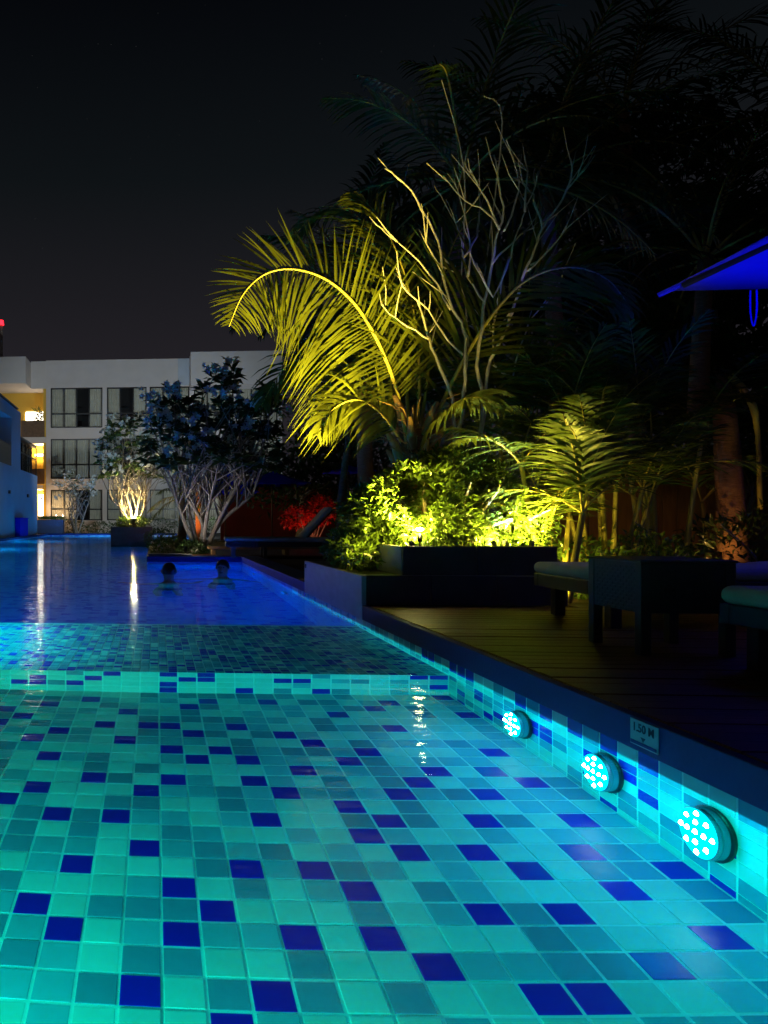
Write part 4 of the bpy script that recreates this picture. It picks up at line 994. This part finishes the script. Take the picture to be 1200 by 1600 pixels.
bw = wbox('balcony', 'frame', [((XG - .08, 20, 3.002), (XG - .02, yw1 + .59, 3.85))])
ybk = 35.8
for k in range(5):
    ya = y1 + .05 + (ybk - y1) * k / 5; yb = ya + (ybk - y1) / 5 - .06
    wbox('glazed_door', 'glass', [((XG - .30, ya, 3.004), (XG - .27, yb, zu - 1.15))])
    wbox('door_post', 'frame', [((XG - .32, yb, 3.004), (XG - .24, yb + .06, zu - 1.12))])
    wbox('curtain', 'room', [((XG - .8, ya, 3.004), (XG - .75, yb, zu - 1.2))])
wbox('balcony_rail', 'frame', [((XG - .05, y1 + .02, 3.75), (XG, ybk, 3.80)), ((XG - .05, ybk, 3.0025), (XG, ybk + .05, zu - 1.12)), ((XG - 3, y1 + .02, zu - 1.118), (XG, ybk + .05, zu - 1.02))])
for k in range(14):
    ya = y1 + .1 + (ybk - y1 - .1) * k / 14; wbox('baluster', 'frame', [((XG - .035, ya, 3.003), (XG - .015, ya + .02, 3.75))])
wbox('wall_lamp', 'black', [((XG, at_x(13, 768, XG).y, at_x(13, 771, XG).z), (XG + .06, at_x(13, 768, XG).y + .25, at_x(13, 766, XG).z))])
wbox('wall_lamp', 'black', [((XG, at_x(42, 774, XG).y, at_x(42, 777, XG).z), (XG + .06, at_x(42, 774, XG).y + .3, at_x(42, 772, XG).z))])

# planters and hedges below the hotel
qa, qb = at_y(58, 830, 38.3), at_y(98, 830, 38.3); pz = at_y(98, 812, 38.3).z
o = empty('facade_planter', (qa.x, 38.3, G0 + .05), 0, 'square planter with clipped grass beside the hotel wing', 'planter')
mb = MB(); mb.box((0, 0, 0), (qb.x - qa.x, .7, pz - G0 - .05)); mb.build('box', 'pool_lit_planter', o, bevel=.01)
mb = MB(); r6 = random.Random(6)
for k in range(260): leaf_at(mb, Vector((r6.uniform(.03, qb.x - qa.x - .03), r6.uniform(.05, .65), pz - G0 - .05)), Vector((r6.gauss(0, .4), r6.gauss(0, .4), 1)), Vector((0, -1, 0)), .22, .03, r6)
tag(mb.build('grass', 'hedge_leaf', o), kind='stuff')
qa = at_y(135, 825, 39.6); shrub('facade_hedge', [(qa.x - .9, 39.6, .45, 1.0, .5, .45), (qa.x + .9, 39.6, .4, 1.1, .5, .4)], 1500, .13, .05, 'dark_leaf', 'dim low hedge at the foot of the hotel windows', 'shrub', (qa.x, 39.6, G0), 62, stems=6)
qa = at_y(270, 825, 40); shrub('facade_hedge', [(qa.x - .9, 40, .5, 1.2, .5, .5), (qa.x + 1.3, 40, .6, 1.4, .5, .6)], 1500, .13, .05, 'dark_leaf', 'dim hedge below the hotel behind the small palm', 'shrub', (qa.x, 40, G0), 63, stems=6)
q = at_y(88, 800, 42.6); spotlight((q.x, 42.6, G0), 0, 'small warm garden light glowing at the foot of the leftmost hotel window', (1, .62, .30), 160, (q.x - .3, 44, 3.0), cone=150, fill=25, es=30, s=1.3, post=.9, bulb=True)
# floodlights added to brighten the facade; no such fittings seen
spotlight((2.1, 27.5, G0), 0, 'floodlight on the bank beyond the red wall washing the facade', (.80, .95, 1), 1900, (-1.5, 44, 7.0), cone=80, es=2, s=1.6, radius=.10)
spotlight((XG - .6, 25.0, zu + .05), 0, 'floodlight on the roof of the hotel wing washing the facade', (.85, .95, 1), 1300, (-2.5, 44, 5.5), cone=60, es=2, s=1.6, radius=.10)
spotlight((3.6, 38.8, G0), 0, 'floodlight at the foot of the hedge washing the upper bay', (.95, .95, 1), 260, (3.0, 44, 8.4), cone=130, es=2, s=1.6, radius=.06)

# ================================================================== SWIMMERS
def swimmer(loc, rz, label, hairlen=.06, waist=-.9, sh=.0):
    t = empty('person', loc, rz, label, 'person', 'people in the pool')
    me = bpy.data.meshes.new('body'); ob = bpy.data.objects.new('body', me); col.objects.link(ob); ob.parent = t
    V = [((0, 0, -.62), .13), ((0, .01, -.40), .12), ((0, .0, -.20), .145), ((0, 0, -.06), .085), ((0, 0, .0), .052), ((0, .01, .075), .075), ((0, 0, .145), .088), ((0, -.005, .20), .070),
         ((.17, 0, -.10), .062), ((.34, .07, -.16), .047), ((.50, .26, -.10), .034), ((.57, .34, -.09), .03), ((-.17, 0, -.10), .062), ((-.34, .07, -.16), .047), ((-.50, .26, -.10), .034), ((-.57, .34, -.09), .03),
         ((.10, .02, -.72), .085), ((.13, .08, -1.08), .06), ((.13, -.04, -1.40), .045), ((-.10, .02, -.72), .085), ((-.13, .08, -1.08), .06), ((-.13, -.04, -1.40), .045)]
    Ed = [(0, 1), (1, 2), (2, 3), (3, 4), (4, 5), (5, 6), (6, 7), (3, 8), (8, 9), (9, 10), (10, 11), (3, 12), (12, 13), (13, 14), (14, 15), (0, 16), (16, 17), (17, 18), (0, 19), (19, 20), (20, 21)]
    me.from_pydata([v for v, r in V], Ed, []); me.materials.append(M['skin'])
    ob.modifiers.new('skin', 'SKIN'); ob.modifiers.new('sub', 'SUBSURF').render_levels = 2
    sv = me.skin_vertices[0].data
    for i, (v, r) in enumerate(V): sv[i].radius = (r, r)
    sv[0].use_root = True
    # hair cap, ears, nose (front is +Y)
    mb = MB(); N, K = 14, 9; vs_ = []
    for i in range(K):
        th = math.pi * .62 * i / (K - 1)
        for j in range(N):
            a = 2 * math.pi * j / N; fr_ = max(0, math.sin(a)); thj = th * (1 - .38 * fr_)
            vs_.append((.088 * math.sin(thj) * math.cos(a), .104 * math.sin(thj) * math.sin(a) - .006, .128 + .105 * math.cos(thj)))
    mb.add(vs_, [(i * N + j, i * N + (j + 1) % N, (i + 1) * N + (j + 1) % N, (i + 1) * N + j) for i in range(K - 1) for j in range(N)]); mb.build('hair', 'hair', t, smooth=True)
    for s in (-1, 1): MB().tube([(s * .078, 0, .10), (s * .092, -.008, .115), (s * .086, -.005, .145)], [.010, .014, .010], 6).build('ear', 'skin', t, smooth=True)
    MB().tube([(0, .082, .135), (0, .104, .098), (0, .088, .088)], [.008, .014, .010], 6).build('nose', 'skin', t, smooth=True)
    for s in (-1, 1): MB().tube([(s * .032, .078, .128), (s * .032, .086, .128)], [.011, .008], 8).build('eye', 'hair', t, smooth=True)
    MB().tube([(-.024, .084, .062), (0, .090, .060), (.024, .084, .062)], [.004, .007, .004], 6).build('mouth', 'red_wall', t, smooth=True)
    mb = MB(); mb.tube([(0, .01, -.76), (0, .01, -.56)], [.165, .15], 14, cap=False); mb.build('swim_shorts', 'swimwear', t, smooth=True)
    return t
q = at_z(264, 911, 0); swimmer((q.x, q.y, .02), R(15), 'dark-haired swimmer with head above water, left of the pair')
q = at_z(348, 904, 0); swimmer((q.x, q.y, .02), R(160), 'swimmer with lit face in the water, right of the pair')
q = at_z(38, 836, 0); swimmer((q.x, q.y - .3, .30), R(190), 'far bather standing chest deep by the hotel wing')
q = at_y(6, 815, 35.2); o = empty('towel_bin', (XG + .01, 30.2, .12), 0, 'deep blue box against the wing wall at the left edge', 'box')
mb = MB(); mb.box((0, 0, 0), (.22, 1.9, .75)); mb.build('bin_body', 'umbrella', o, bevel=.02); mb = MB(); mb.box((-.005, -.02, .752), (.24, 1.92, .80)); mb.build('lid', 'umbrella', o, bevel=.01)
